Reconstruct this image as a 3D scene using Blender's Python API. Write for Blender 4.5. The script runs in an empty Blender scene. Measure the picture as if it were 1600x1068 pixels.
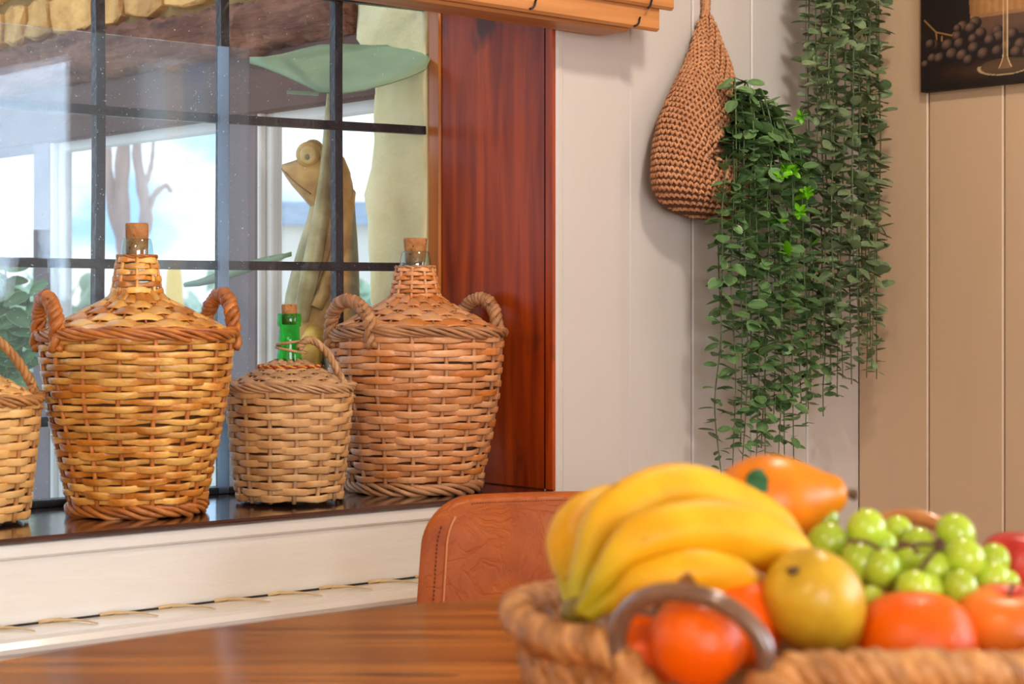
import bpy, math, random
import numpy as np
from mathutils import Vector, Matrix

random.seed(7)
rng = np.random.default_rng(7)
scene = bpy.context.scene
col = scene.collection
R = math.radians

# ---------------------------------------------------------------- camera
FPX, HOR = 2930.0, 480.0                 # focal length and horizon in pixels of the 1600 x 1068 frame
YAW = R(41.2)
CAM = Vector((-2.712, -2.144, 1.06))
RIGHT = Vector((math.cos(YAW), -math.sin(YAW), 0))
FWD = Vector((math.sin(YAW), math.cos(YAW), 0))
UP = Vector((0, 0, 1))
cd = bpy.data.cameras.new('camera')
cam = bpy.data.objects.new('camera', cd)
col.objects.link(cam)
cam.location = CAM
cam.rotation_euler = (R(90), 0, -YAW)
cd.sensor_width = 36
cd.lens = 36 * FPX / 1600
cd.shift_y = -(534 - HOR) / 1600
cd.clip_start = 0.05
cd.dof.use_dof = True
cd.dof.focus_distance = 2.85
cd.dof.aperture_fstop = 7.5
scene.camera = cam

# ---------------------------------------------------------------- view
vs = scene.view_settings
vs.view_transform = 'Standard'
vs.look = 'None'
vs.gamma = 1
vs.use_curve_mapping = False
vs.exposure = 0.35
try:
    scene.cycles.use_denoising = True
    scene.cycles.max_bounces = 10
    scene.cycles.transparent_max_bounces = 24
    scene.cycles.caustics_reflective = False
    scene.cycles.caustics_refractive = False
    scene.cycles.sample_clamp_indirect = 6
except Exception:
    pass

# ---------------------------------------------------------------- world: bright sky with clouds
world = bpy.data.worlds.new('world')
scene.world = world
world.use_nodes = True
nt = world.node_tree
bg = nt.nodes['Background']
tc = nt.nodes.new('ShaderNodeTexCoord')
mp = nt.nodes.new('ShaderNodeMapping')
mp.inputs['Scale'].default_value = (3.2, 3.2, 5.0)
nz = nt.nodes.new('ShaderNodeTexNoise')
nz.inputs['Scale'].default_value = 4.5
nz.inputs['Detail'].default_value = 5
cr = nt.nodes.new('ShaderNodeValToRGB')
cr.color_ramp.elements[0].position = 0.40
cr.color_ramp.elements[0].color = (0.34, 0.58, 0.86, 1)
cr.color_ramp.elements[1].position = 0.60
cr.color_ramp.elements[1].color = (1.0, 1.0, 0.98, 1)
nt.links.new(tc.outputs['Generated'], mp.inputs[0])
nt.links.new(mp.outputs[0], nz.inputs['Vector'])
nt.links.new(nz.outputs[0], cr.inputs[0])
nt.links.new(cr.outputs[0], bg.inputs[0])
bg.inputs[1].default_value = 1.5


def area_light(name, loc, target, sx, sy, power, color):
    ld = bpy.data.lights.new(name, 'AREA')
    ld.shape = 'RECTANGLE'
    ld.size, ld.size_y = sx, sy
    ld.energy = power
    ld.color = color
    o = bpy.data.objects.new(name, ld)
    col.objects.link(o)
    o.location = loc
    d = Vector(target) - Vector(loc)
    o.rotation_euler = d.to_track_quat('-Z', 'Y').to_euler()
    return o


# daylight standing in the two windows of the right wall (beside the table) and fill at an opening added behind the room
area_light('daylight_window_side', (0.25, -3.35, 1.42), (-2, -3.2, 1.25), 2.0, 0.9, 66, (0.74, 0.86, 1.0))
area_light('daylight_window_narrow', (0.25, -1.775, 1.36), (-2, -1.775, 1.25), 0.42, 0.8, 11, (0.88, 0.94, 1.0))
area_light('back_fill_light', (-3.4, -5.35, 1.45), (-2.6, 0, 1.1), 2.3, 1.6, 88, (0.98, 0.98, 0.98))


# ---------------------------------------------------------------- placing helpers
def P(px, py, D):
    """A point at depth D (metres along the view) from measured frame coordinates."""
    return CAM + RIGHT * ((px - 800) / FPX * D) + FWD * D + UP * ((HOR - py) / FPX * D)


def on_y(px, py, y0):
    k = -(px - 800) / FPX * math.sin(YAW) + math.cos(YAW)
    return P(px, py, (y0 - CAM.y) / k)


def on_x(px, py, x0):
    k = (px - 800) / FPX * math.cos(YAW) + math.sin(YAW)
    return P(px, py, (x0 - CAM.x) / k)


def on_z(px, py, z0):
    return P(px, py, (z0 - CAM.z) * FPX / (HOR - py))


# ---------------------------------------------------------------- materials
def lin(c):
    return tuple((v / 255 / 12.92) if v / 255 <= 0.04045 else ((v / 255 + 0.055) / 1.055) ** 2.4 for v in c) + (1.0,)


MATS = {}


def mk(name, c1, c2=None, scale=8, stretch=(1, 1, 1), rough=0.5, bump=0.0, bump_scale=None, rand=0.0, lo=0.35, hi=0.65,
       spec=0.5, coat=0.0, detail=4, metal=0.0, vcol=False, sss=0.0, coords='Object', rvar=0.0, spots=None, rot=0.0, dist=0.0):
    m = bpy.data.materials.new(name)
    m.use_nodes = True
    n, l = m.node_tree.nodes, m.node_tree.links
    b = n['Principled BSDF']
    b.inputs['Roughness'].default_value = rough
    b.inputs['Specular IOR Level'].default_value = spec
    b.inputs['Coat Weight'].default_value = coat
    b.inputs['Coat Roughness'].default_value = 0.12
    b.inputs['Metallic'].default_value = metal
    if sss:
        b.inputs['Subsurface Weight'].default_value = sss
        b.inputs['Subsurface Radius'].default_value = (0.01, 0.008, 0.004)
        b.inputs['Subsurface Scale'].default_value = 0.6
    t = n.new('ShaderNodeTexCoord')
    mpn = n.new('ShaderNodeMapping')
    mpn.inputs['Scale'].default_value = stretch
    mpn.inputs['Rotation'].default_value = (0, 0, rot)
    l.new(t.outputs[coords], mpn.inputs[0])
    vec = mpn.outputs[0]
    oi = n.new('ShaderNodeObjectInfo')
    if rand:
        ad = n.new('ShaderNodeVectorMath')
        ad.operation = 'ADD'
        sc = n.new('ShaderNodeVectorMath')
        sc.operation = 'SCALE'
        cx = n.new('ShaderNodeCombineXYZ')
        for k in range(3):
            l.new(oi.outputs['Random'], cx.inputs[k])
        sc.inputs['Scale'].default_value = 13.0
        l.new(cx.outputs[0], sc.inputs[0])
        l.new(vec, ad.inputs[0])
        l.new(sc.outputs[0], ad.inputs[1])
        vec = ad.outputs[0]
    tx = n.new('ShaderNodeTexNoise')
    tx.inputs['Scale'].default_value = scale
    tx.inputs['Detail'].default_value = detail
    tx.inputs['Distortion'].default_value = dist
    l.new(vec, tx.inputs['Vector'])
    rp = n.new('ShaderNodeMapRange')
    rp.inputs[1].default_value = lo
    rp.inputs[2].default_value = hi
    l.new(tx.outputs[0], rp.inputs[0])
    mix = n.new('ShaderNodeMix')
    mix.data_type = 'RGBA'
    l.new(rp.outputs[0], mix.inputs[0])
    if vcol:
        at = n.new('ShaderNodeVertexColor')
        at.layer_name = 'Col'
        mul = n.new('ShaderNodeMix')
        mul.data_type = 'RGBA'
        mul.blend_type = 'MULTIPLY'
        mul.inputs[0].default_value = 1.0
        l.new(at.outputs[0], mul.inputs[6])
        mul.inputs[7].default_value = lin(c2) if c2 else (0.8, 0.8, 0.8, 1)
        l.new(at.outputs[0], mix.inputs[6])
        l.new(mul.outputs[2], mix.inputs[7])
    else:
        mix.inputs[6].default_value = lin(c1)
        mix.inputs[7].default_value = lin(c2 or c1)
    out = mix.outputs[2]
    if spots:
        sc_, th, cc = spots
        sn = n.new('ShaderNodeTexNoise')
        sn.inputs['Scale'].default_value = sc_
        sn.inputs['Detail'].default_value = 2
        l.new(vec, sn.inputs['Vector'])
        sr = n.new('ShaderNodeMapRange')
        sr.inputs[1].default_value = th
        sr.inputs[2].default_value = th + 0.05
        l.new(sn.outputs[0], sr.inputs[0])
        sm = n.new('ShaderNodeMix')
        sm.data_type = 'RGBA'
        l.new(sr.outputs[0], sm.inputs[0])
        l.new(out, sm.inputs[6])
        sm.inputs[7].default_value = lin(cc)
        out = sm.outputs[2]
    if rand:
        hs = n.new('ShaderNodeHueSaturation')
        rr = n.new('ShaderNodeMapRange')
        rr.inputs[3].default_value = 1 - rand
        rr.inputs[4].default_value = 1 + rand
        l.new(oi.outputs['Random'], rr.inputs[0])
        l.new(rr.outputs[0], hs.inputs['Value'])
        l.new(out, hs.inputs['Color'])
        out = hs.outputs[0]
    l.new(out, b.inputs['Base Color'])
    if rvar:
        rm = n.new('ShaderNodeMapRange')
        rm.inputs[1].default_value = 0.3
        rm.inputs[2].default_value = 0.7
        rm.inputs[3].default_value = max(0.02, rough - rvar)
        rm.inputs[4].default_value = min(1, rough + rvar)
        l.new(tx.outputs[0], rm.inputs[0])
        l.new(rm.outputs[0], b.inputs['Roughness'])
    if bump:
        bt = n.new('ShaderNodeTexNoise')
        bt.inputs['Scale'].default_value = bump_scale or scale * 3
        bt.inputs['Detail'].default_value = 5
        l.new(vec, bt.inputs['Vector'])
        bn = n.new('ShaderNodeBump')
        bn.inputs['Strength'].default_value = bump
        bn.inputs['Distance'].default_value = 0.01
        l.new(bt.outputs[0], bn.inputs['Height'])
        l.new(bn.outputs[0], b.inputs['Normal'])
    MATS[name] = m
    return m


def glass(name, tint=(1, 1, 1), ior=1.5, haze=0.0, haze_col=(0.85, 0.92, 1.0)):
    """Thin pane: transparent with Fresnel reflection and a little dust."""
    m = bpy.data.materials.new(name)
    m.use_nodes = True
    n, l = m.node_tree.nodes, m.node_tree.links
    n.remove(n['Principled BSDF'])
    tr = n.new('ShaderNodeBsdfTransparent')
    tr.inputs[0].default_value = (*tint, 1)
    gl = n.new('ShaderNodeBsdfGlossy')
    gl.inputs['Roughness'].default_value = 0.0
    lw_ = n.new('ShaderNodeLayerWeight')
    pw_ = n.new('ShaderNodeMath')
    pw_.operation = 'POWER'
    pw_.inputs[1].default_value = 5.0
    l.new(lw_.outputs['Facing'], pw_.inputs[0])
    f0 = ((ior - 1) / (ior + 1)) ** 2
    fr = n.new('ShaderNodeMapRange')
    fr.inputs[3].default_value = f0
    fr.inputs[4].default_value = 1.0
    l.new(pw_.outputs[0], fr.inputs[0])
    mx = n.new('ShaderNodeMixShader')
    l.new(fr.outputs[0], mx.inputs[0])
    l.new(tr.outputs[0], mx.inputs[1])
    l.new(gl.outputs[0], mx.inputs[2])
    out = mx.outputs[0]
    if haze:
        df = n.new('ShaderNodeBsdfDiffuse')
        df.inputs[0].default_value = (*haze_col, 1)
        tl = n.new('ShaderNodeBsdfTranslucent')
        tl.inputs[0].default_value = (*haze_col, 1)
        ad = n.new('ShaderNodeMixShader')
        ad.inputs[0].default_value = 0.6
        l.new(df.outputs[0], ad.inputs[1])
        l.new(tl.outputs[0], ad.inputs[2])
        t = n.new('ShaderNodeTexCoord')
        s1 = n.new('ShaderNodeTexNoise')
        s1.inputs['Scale'].default_value = 230
        s1.inputs['Detail'].default_value = 1
        l.new(t.outputs['Object'], s1.inputs['Vector'])
        r1 = n.new('ShaderNodeMapRange')
        r1.inputs[1].default_value = 0.73
        r1.inputs[2].default_value = 0.78
        r1.inputs[3].default_value = haze
        r1.inputs[4].default_value = 0.6
        l.new(s1.outputs[0], r1.inputs[0])
        m2 = n.new('ShaderNodeMixShader')
        l.new(r1.outputs[0], m2.inputs[0])
        l.new(out, m2.inputs[1])
        l.new(ad.outputs[0], m2.inputs[2])
        out = m2.outputs[0]
    l.new(out, n['Material Output'].inputs[0])
    MATS[name] = m
    return m


def bottle_glass(name, color, rough=0.02):
    m = bpy.data.materials.new(name)
    m.use_nodes = True
    b = m.node_tree.nodes['Principled BSDF']
    b.inputs['Base Color'].default_value = lin(color)
    b.inputs['Transmission Weight'].default_value = 1.0
    b.inputs['Roughness'].default_value = rough
    b.inputs['IOR'].default_value = 1.45
    MATS[name] = m
    return m


mk('cream_paint', (212, 205, 201), (206, 198, 192), 3, (1, 1, 0.2), rough=0.38, bump=0.12, bump_scale=26)
mk('beige_paint', (210, 180, 148), (204, 172, 139), 3, (1, 1, 0.2), rough=0.4, bump=0.12, bump_scale=26)
mk('cream_paint_gloss', (238, 234, 228), (228, 222, 213), 4, (0.4, 1, 1.5), rough=0.2, bump=0.25, bump_scale=22, coat=0.2)
mk('room_plaster', (222, 206, 186), (214, 196, 172), 3, rough=0.7)
mk('floor_wood', (150, 100, 62), (112, 70, 42), 5, (1, 8, 1), rough=0.4)
mk('sill_paint', (74, 44, 38), (58, 34, 32), 14, rough=0.12, bump=0.05, bump_scale=60, coat=0.8)
mk('gap_dark', (40, 30, 24), rough=0.9)
mk('rope_tan', (226, 200, 156), (206, 174, 124), 30, rough=0.8)


def wood(name, c1, c2, c3, scale, stretch, rough, coat=0.0, bump=0.05, knots=None, rot=0.0, knot_th=0.68, knot_col=None):
    m = mk(name, c1, c2, scale, stretch, rough, bump=bump, bump_scale=scale * 2.2, coat=coat, detail=7, lo=0.3, hi=0.7, rot=rot, dist=0.4)
    n, l = m.node_tree.nodes, m.node_tree.links
    b = n['Principled BSDF']
    src = b.inputs['Base Color'].links[0].from_socket
    t = n.new('ShaderNodeTexCoord')
    mm = n.new('ShaderNodeMapping')
    mm.inputs['Scale'].default_value = knots or tuple(max(0.4, s * 0.4) for s in stretch)
    mm.inputs['Rotation'].default_value = (0, 0, rot)
    l.new(t.outputs['Object'], mm.inputs[0])
    k = n.new('ShaderNodeTexNoise')
    k.inputs['Scale'].default_value = 3.0
    k.inputs['Detail'].default_value = 3
    l.new(mm.outputs[0], k.inputs['Vector'])
    r = n.new('ShaderNodeMapRange')
    r.inputs[1].default_value = knot_th
    r.inputs[2].default_value = knot_th + 0.09
    r.inputs[4].default_value = 0.85
    l.new(k.outputs[0], r.inputs[0])
    mx = n.new('ShaderNodeMix')
    mx.data_type = 'RGBA'
    l.new(r.outputs[0], mx.inputs[0])
    l.new(src, mx.inputs[6])
    mx.inputs[7].default_value = lin(knot_col or c3)
    l.new(mx.outputs[2], b.inputs['Base Color'])
    return m


wood('red_wood', (186, 74, 12), (120, 36, 6), (52, 28, 20), 5, (8, 8, 0.6), 0.34, coat=0.0, bump=0.06, knots=(3.2, 3.4, 2.1), knot_th=0.645)
MATS['red_wood'].node_tree.nodes['Principled BSDF'].inputs['Specular IOR Level'].default_value = 0.3
wood('jamb_wood', (206, 124, 44), (172, 92, 28), (90, 44, 18), 5, (7, 7, 0.5), 0.32, coat=0.2)
wood('blind_wood', (206, 142, 84), (176, 112, 60), (140, 84, 44), 9, (0.35, 9, 9), 0.45)
wood('table_wood', (202, 124, 50), (122, 62, 18), (64, 34, 20), 3.0, (0.6, 12, 3), 0.24, coat=0.0, bump=0.02, knots=(1.8, 11, 1), knot_th=0.60, knot_col=(50, 30, 20))
MATS['table_wood'].node_tree.nodes['Principled BSDF'].inputs['Specular IOR Level'].default_value = 0.3
wood('beam_wood', (156, 106, 84), (92, 56, 44), (50, 32, 28), 7, (3, 0.9, 6), 0.9, bump=1.0)
wood('fascia_wood', (98, 66, 56), (82, 54, 48), (60, 40, 36), 6, (3, 0.6, 6), 0.7)
mk('black_iron', (44, 42, 46), (30, 28, 34), 30, rough=0.35, bump=0.5, bump_scale=60, metal=0.3)
mk('white_frame', (240, 236, 232), (230, 226, 224), 4, rough=0.4)
mk('porch_plaster', (246, 236, 190), (232, 218, 166), 9, rough=0.9, bump=0.5, bump_scale=30)
mk('pier_paint', (132, 116, 118), (116, 102, 106), 5, rough=0.8)
mk('stone_gold', (236, 184, 112), (196, 144, 84), 14, rough=0.9, bump=0.9, rand=0.2)
mk('mortar', (170, 144, 92), (148, 120, 74), 12, rough=0.95, bump=0.4)
mk('cork', (196, 136, 80), (158, 100, 54), 60, rough=0.85, bump=0.5, bump_scale=140, spots=(110, 0.66, (92, 54, 32)))
mk('wicker_gold', (242, 186, 98), (196, 120, 40), 18, (1, 1, 1.6), rough=0.3, bump=0.2, bump_scale=120, rand=0.22, coat=0.25, lo=0.40, hi=0.60, spots=(40, 0.74, (112, 62, 24)))
mk('wicker_gold_dark', (204, 126, 58), (160, 88, 34), 30, rough=0.4, bump=0.2, bump_scale=120, rand=0.14, coat=0.15)
mk('wicker_russet', (222, 164, 116), (196, 116, 50), 10, rough=0.34, bump=0.2, bump_scale=120, rand=0.15, coat=0.1, spots=(40, 0.72, (112, 66, 40)))
mk('wicker_russet_dark', (196, 144, 100), (158, 106, 66), 30, rough=0.5, bump=0.2, bump_scale=120, rand=0.15)
mk('wicker_tan', (224, 178, 122), (192, 138, 82), 22, rough=0.5, bump=0.15, bump_scale=120, rand=0.12, spots=(40, 0.74, (130, 84, 48)))
mk('wicker_tan_dark', (198, 156, 112), (166, 122, 82), 30, rough=0.6, bump=0.2, bump_scale=120, rand=0.15)
mk('wicker_straw', (244, 198, 128), (222, 164, 92), 22, rough=0.45, bump=0.15, bump_scale=120, rand=0.10)
mk('wicker_straw_dark', (196, 140, 82), (160, 106, 56), 30, rough=0.5, bump=0.2, bump_scale=120, rand=0.12)
mk('gap_shade', (112, 66, 32), (80, 46, 22), 40, rough=0.8)
mk('red_thread', (186, 52, 44), (160, 40, 40), 40, rough=0.7)
mk('yellow_thread', (224, 168, 48), (204, 140, 36), 40, rough=0.7)
glass('clear_glass', (0.78, 0.90, 0.84), 2.1)
glass('green_glass', (0.22, 0.92, 0.34), 1.6)
glass('window_glass', (0.98, 0.99, 0.995), 1.36, haze=0.006)
glass('sliding_glass', (0.93, 0.97, 0.995), 1.26, haze=0.05)
glass('pane_edge', (0.80, 0.90, 0.98), 1.4, haze=0.30, haze_col=(0.72, 0.84, 1.0))
glass('room_glass', (0.98, 0.99, 1.0), 1.45)
mk('leather', (182, 94, 30), (148, 66, 18), 16, rough=0.42, spec=0.25, bump=0.0, lo=0.25, hi=0.75)
mk('leather_dark', (104, 48, 22), rough=0.6)
mk('stitch', (206, 132, 84), rough=0.7)
mk('metal_black', (34, 32, 32), rough=0.4, metal=0.6)
mk('crochet', (206, 150, 108), (184, 126, 86), 60, rough=0.9, bump=0.3, bump_scale=220)
mk('crochet_hole_shade', (120, 76, 50), (104, 64, 40), 60, rough=0.95)  # darker base tone standing for shade in the holes between stitches
mk('leaf_green', (104, 140, 94), (60, 102, 66), 70, rough=0.45, rand=0.28)
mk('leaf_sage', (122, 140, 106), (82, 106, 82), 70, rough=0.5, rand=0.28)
mk('leaf_lime', (116, 192, 18), (88, 164, 14), 60, rough=0.45, rand=0.15)
mk('vine_green', (96, 122, 70), (66, 84, 52), 60, rough=0.6)
mk('frog_paint', (0, 0, 0), (190, 176, 150), 20, vcol=True, rough=0.45, bump=0.15, bump_scale=60)
mk('leaf_paint', (150, 174, 138), (124, 152, 122), 9, (1, 1, 1), rough=0.5, bump=0.1, bump_scale=40)
mk('print', (0, 0, 0), (255, 255, 255), 5, vcol=True, rough=0.45)
mk('canvas_edge', (30, 20, 18), rough=0.7)
mk('fruit_skin', (0, 0, 0), (236, 222, 205), 30, vcol=True, rough=0.34, spec=0.35, sss=0.08)
mk('orange_skin', (236, 100, 0), (230, 86, 0), 14, rough=0.3, spec=0.35, bump=0.18, bump_scale=220, sss=0.06)
mk('banana_skin', (0, 0, 0), (240, 226, 196), 26, vcol=True, rough=0.5, spec=0.3, spots=(34, 0.685, (120, 74, 22)))
mk('grape_skin', (190, 206, 66), (158, 184, 44), 18, rough=0.18, rand=0.16, sss=0.35)
mk('stem_brown', (110, 76, 46), (84, 56, 34), 60, rough=0.8)
mk('hyacinth', (206, 146, 84), (160, 102, 48), 40, (1, 1, 1), rough=0.5, bump=0.3, bump_scale=160, rand=0.2)
mk('hyacinth_liner', (176, 128, 84), (132, 90, 52), 40, rough=0.6, bump=0.4)
mk('rattan', (134, 96, 72), (104, 74, 56), 40, rough=0.22, coat=0.5)
mk('rattan_orange', (206, 138, 78), (180, 112, 56), 40, rough=0.3, coat=0.4)
mk('sticker', (30, 92, 46), (26, 82, 42), 60, rough=0.4)
mk('sticker_white', (220, 226, 214), rough=0.4)
mk('overexposed_patio', (222, 218, 204), (206, 204, 188), 3, rough=0.95)  # patio ground with overexposed brightness put into its colour, to brighten the sill
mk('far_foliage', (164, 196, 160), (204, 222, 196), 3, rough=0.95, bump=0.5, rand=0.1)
mk('bark_pale', (214, 176, 156), (180, 140, 122), 6, (3, 3, 0.6), rough=0.9, bump=0.5)
mk('house_wall', (240, 234, 224), (232, 224, 212), 3, rough=0.9)
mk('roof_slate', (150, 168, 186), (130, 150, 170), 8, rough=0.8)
mk('yellow_cloth', (246, 204, 70), (238, 186, 46), 6, rough=0.8)
mk('lamp_white', (240, 232, 220), rough=0.4)


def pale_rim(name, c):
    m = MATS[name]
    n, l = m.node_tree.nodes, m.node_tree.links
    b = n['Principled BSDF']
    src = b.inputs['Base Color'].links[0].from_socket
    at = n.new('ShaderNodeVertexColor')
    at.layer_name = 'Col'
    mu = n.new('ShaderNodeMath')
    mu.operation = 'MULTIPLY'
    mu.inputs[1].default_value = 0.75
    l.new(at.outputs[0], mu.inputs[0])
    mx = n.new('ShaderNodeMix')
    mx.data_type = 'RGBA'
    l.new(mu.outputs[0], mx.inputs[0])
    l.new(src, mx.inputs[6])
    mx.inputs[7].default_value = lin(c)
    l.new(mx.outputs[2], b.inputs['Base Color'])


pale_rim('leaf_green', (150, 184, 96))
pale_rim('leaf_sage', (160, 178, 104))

# crease bump on leather: voronoi cracks
def leather_creases():
    m = MATS['leather']
    n, l = m.node_tree.nodes, m.node_tree.links
    b = n['Principled BSDF']
    t = n.new('ShaderNodeTexCoord')
    w = n.new('ShaderNodeTexNoise')
    w.inputs['Scale'].default_value = 9
    w.inputs['Detail'].default_value = 3
    l.new(t.outputs['Object'], w.inputs['Vector'])
    ma = n.new('ShaderNodeMix')
    ma.data_type = 'RGBA'
    ma.blend_type = 'LINEAR_LIGHT'
    ma.inputs[0].default_value = 0.08
    l.new(t.outputs['Object'], ma.inputs[6])
    l.new(w.outputs['Color'], ma.inputs[7])
    v = n.new('ShaderNodeTexNoise')
    v.inputs['Scale'].default_value = 24
    v.inputs['Detail'].default_value = 4
    v.inputs['Distortion'].default_value = 0.5
    l.new(ma.outputs[2], v.inputs['Vector'])
    sb = n.new('ShaderNodeMath')
    sb.operation = 'SUBTRACT'
    sb.inputs[1].default_value = 0.5
    l.new(v.outputs[0], sb.inputs[0])
    ab = n.new('ShaderNodeMath')
    ab.operation = 'ABSOLUTE'
    l.new(sb.outputs[0], ab.inputs[0])
    r = n.new('ShaderNodeMapRange')
    r.inputs[1].default_value = 0.0
    r.inputs[2].default_value = 0.05
    l.new(ab.outputs[0], r.inputs[0])
    bp = n.new('ShaderNodeBump')
    bp.inputs['Strength'].default_value = 0.22
    bp.inputs['Distance'].default_value = 0.004
    l.new(r.outputs[0], bp.inputs['Height'])
    l.new(bp.outputs[0], b.inputs['Normal'])


leather_creases()


# ---------------------------------------------------------------- mesh helpers
class MB:
    def __init__(self):
        self.v, self.f, self.c = [], [], []
        self.n = 0

    def add(self, verts, faces, color=None):
        verts = np.asarray(verts, float).reshape(-1, 3)
        off = self.n
        self.v.append(verts)
        self.f.extend([tuple(i + off for i in f) for f in faces])
        self.n += len(verts)
        if color is not None:
            c = np.asarray(color, float)
            if c.ndim == 1:
                c = np.tile(c, (len(verts), 1))
            self.c.append(c)
        return self

    def box(self, lo, hi, bev=0.0):
        x0, y0, z0 = lo
        x1, y1, z1 = hi
        if bev <= 0:
            v = [(x0, y0, z0), (x1, y0, z0), (x1, y1, z0), (x0, y1, z0), (x0, y0, z1), (x1, y0, z1), (x1, y1, z1), (x0, y1, z1)]
            f = [(0, 3, 2, 1), (4, 5, 6, 7), (0, 1, 5, 4), (1, 2, 6, 5), (2, 3, 7, 6), (3, 0, 4, 7)]
            return self.add(v, f)
        b = min(bev, (x1 - x0) / 2.01, (y1 - y0) / 2.01, (z1 - z0) / 2.01)
        v, idx = [], {}
        for sx in (0, 1):
            for sy in (0, 1):
                for sz in (0, 1):
                    X, Y, Z = (x0, x1)[sx], (y0, y1)[sy], (z0, z1)[sz]
                    dx, dy, dz = (b, -b)[sx], (b, -b)[sy], (b, -b)[sz]
                    for ax, p in enumerate(((X, Y + dy, Z + dz), (X + dx, Y, Z + dz), (X + dx, Y + dy, Z))):
                        idx[(sx, sy, sz, ax)] = len(v)
                        v.append(p)
        f = []
        I = lambda a, b_, c, ax: idx[(a, b_, c, ax)]
        for s in (0, 1):
            q = [I(s, 0, 0, 0), I(s, 1, 0, 0), I(s, 1, 1, 0), I(s, 0, 1, 0)]
            f.append(q if s else q[::-1])
            q = [I(0, s, 0, 1), I(0, s, 1, 1), I(1, s, 1, 1), I(1, s, 0, 1)]
            f.append(q if s else q[::-1])
            q = [I(0, 0, s, 2), I(1, 0, s, 2), I(1, 1, s, 2), I(0, 1, s, 2)]
            f.append(q if s else q[::-1])
        for a in (0, 1):
            for c in (0, 1):
                f.append((I(a, c, 0, 0), I(a, c, 1, 0), I(a, c, 1, 1), I(a, c, 0, 1)))
                f.append((I(a, 0, c, 0), I(a, 1, c, 0), I(a, 1, c, 2), I(a, 0, c, 2)))
                f.append((I(0, a, c, 1), I(1, a, c, 1), I(1, a, c, 2), I(0, a, c, 2)))
        for a in (0, 1):
            for c in (0, 1):
                for d in (0, 1):
                    f.append((I(a, c, d, 0), I(a, c, d, 1), I(a, c, d, 2)))
        return self.add(v, f)

    def grid(self, pts, close_u=False, close_v=False, cap=False, color=None):
        """pts[nu][nv]"""
        pts = np.asarray(pts, float)
        nu, nv = pts.shape[:2]
        f = []
        for i in range(nu if close_u else nu - 1):
            i2 = (i + 1) % nu
            for j in range(nv if close_v else nv - 1):
                j2 = (j + 1) % nv
                f.append((i * nv + j, i * nv + j2, i2 * nv + j2, i2 * nv + j))
        if cap and not close_u:
            f.append(tuple(range(nv))[::-1])
            f.append(tuple((nu - 1) * nv + j for j in range(nv)))
        c = None
        if color is not None:
            c = np.asarray(color, float).reshape(-1, np.asarray(color).shape[-1]) if np.asarray(color).ndim > 1 else color
        return self.add(pts.reshape(-1, 3), f, c)

    def tube(self, path, rad, n=8, closed=False, ref=None, flat=1.0, color=None, cap=True):
        p = np.asarray([tuple(q) for q in path], float)
        m = len(p)
        rad = np.full(m, rad) if np.isscalar(rad) else np.asarray(rad, float)
        if closed:
            t = np.roll(p, -1, 0) - np.roll(p, 1, 0)
        else:
            t = np.gradient(p, axis=0)
        t /= np.linalg.norm(t, axis=1)[:, None] + 1e-12
        if ref is None:
            ref = np.array([0.31, 0.17, 0.94]) if abs(t[:, 2]).mean() < 0.8 else np.array([0.9, 0.35, 0.1])
        a = np.cross(t, np.asarray(ref, float))
        a /= np.linalg.norm(a, axis=1)[:, None] + 1e-12
        b = np.cross(t, a)
        ph = np.linspace(0, 2 * np.pi, n, endpoint=False)
        g = p[:, None, :] + rad[:, None, None] * (np.cos(ph)[None, :, None] * a[:, None, :] * flat + np.sin(ph)[None, :, None] * b[:, None, :])
        cc = None
        if color is not None:
            color = np.asarray(color, float)
            cc = np.repeat(color[:, None, :], n, 1) if color.ndim == 2 else color
        return self.grid(g, close_u=closed, close_v=True, cap=cap and not closed, color=cc)

    def lathe(self, prof, n=32, c=(0, 0, 0), color=None):
        pr = np.asarray(prof, float)
        th = np.linspace(0, 2 * np.pi, n, endpoint=False)
        g = np.stack([pr[:, 0][:, None] * np.cos(th) + c[0], pr[:, 0][:, None] * np.sin(th) + c[1], np.repeat(pr[:, 1][:, None], n, 1) + c[2]], -1)
        cc = None
        if color is not None:
            cc = np.repeat(np.asarray(color, float)[:, None, :], n, 1)
        return self.grid(g, close_v=True, cap=True, color=cc)

    def ellipsoid(self, c, r, nu=10, nv=14, rot=None, color=None):
        u = np.linspace(0.0, np.pi, nu)
        ph = np.linspace(0, 2 * np.pi, nv, endpoint=False)
        u[0], u[-1] = 0.02, np.pi - 0.02
        g = np.stack([np.sin(u)[:, None] * np.cos(ph) * r[0], np.sin(u)[:, None] * np.sin(ph) * r[1], np.cos(u)[:, None] * np.ones(nv) * r[2]], -1)
        if rot is not None:
            g = g @ np.asarray(rot.to_3x3() if hasattr(rot, 'to_3x3') else rot, float).T
        return self.grid(g + np.asarray(tuple(c)), close_v=True, cap=True, color=color)

    def mesh(self, name, smooth=True):
        me = bpy.data.meshes.new(name)
        v = np.concatenate(self.v) if self.v else np.zeros((0, 3))
        me.from_pydata(v.tolist(), [], self.f)
        if smooth:
            me.polygons.foreach_set('use_smooth', [True] * len(me.polygons))
        if self.c:
            at = me.color_attributes.new('Col', 'FLOAT_COLOR', 'POINT')
            c = np.concatenate(self.c)
            if c.shape[1] == 3:
                c = np.concatenate([c, np.ones((len(c), 1))], 1)
            at.data.foreach_set('color', c.ravel())
        me.update()
        return me

    def build(self, name, mat, parent=None, smooth=True):
        me = self.mesh(name, smooth)
        me.materials.append(MATS[mat])
        return link(name, me, parent)


def link(name, me, parent=None):
    o = bpy.data.objects.new(name, me)
    col.objects.link(o)
    if parent is not None:
        o.parent = parent
    return o


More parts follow.
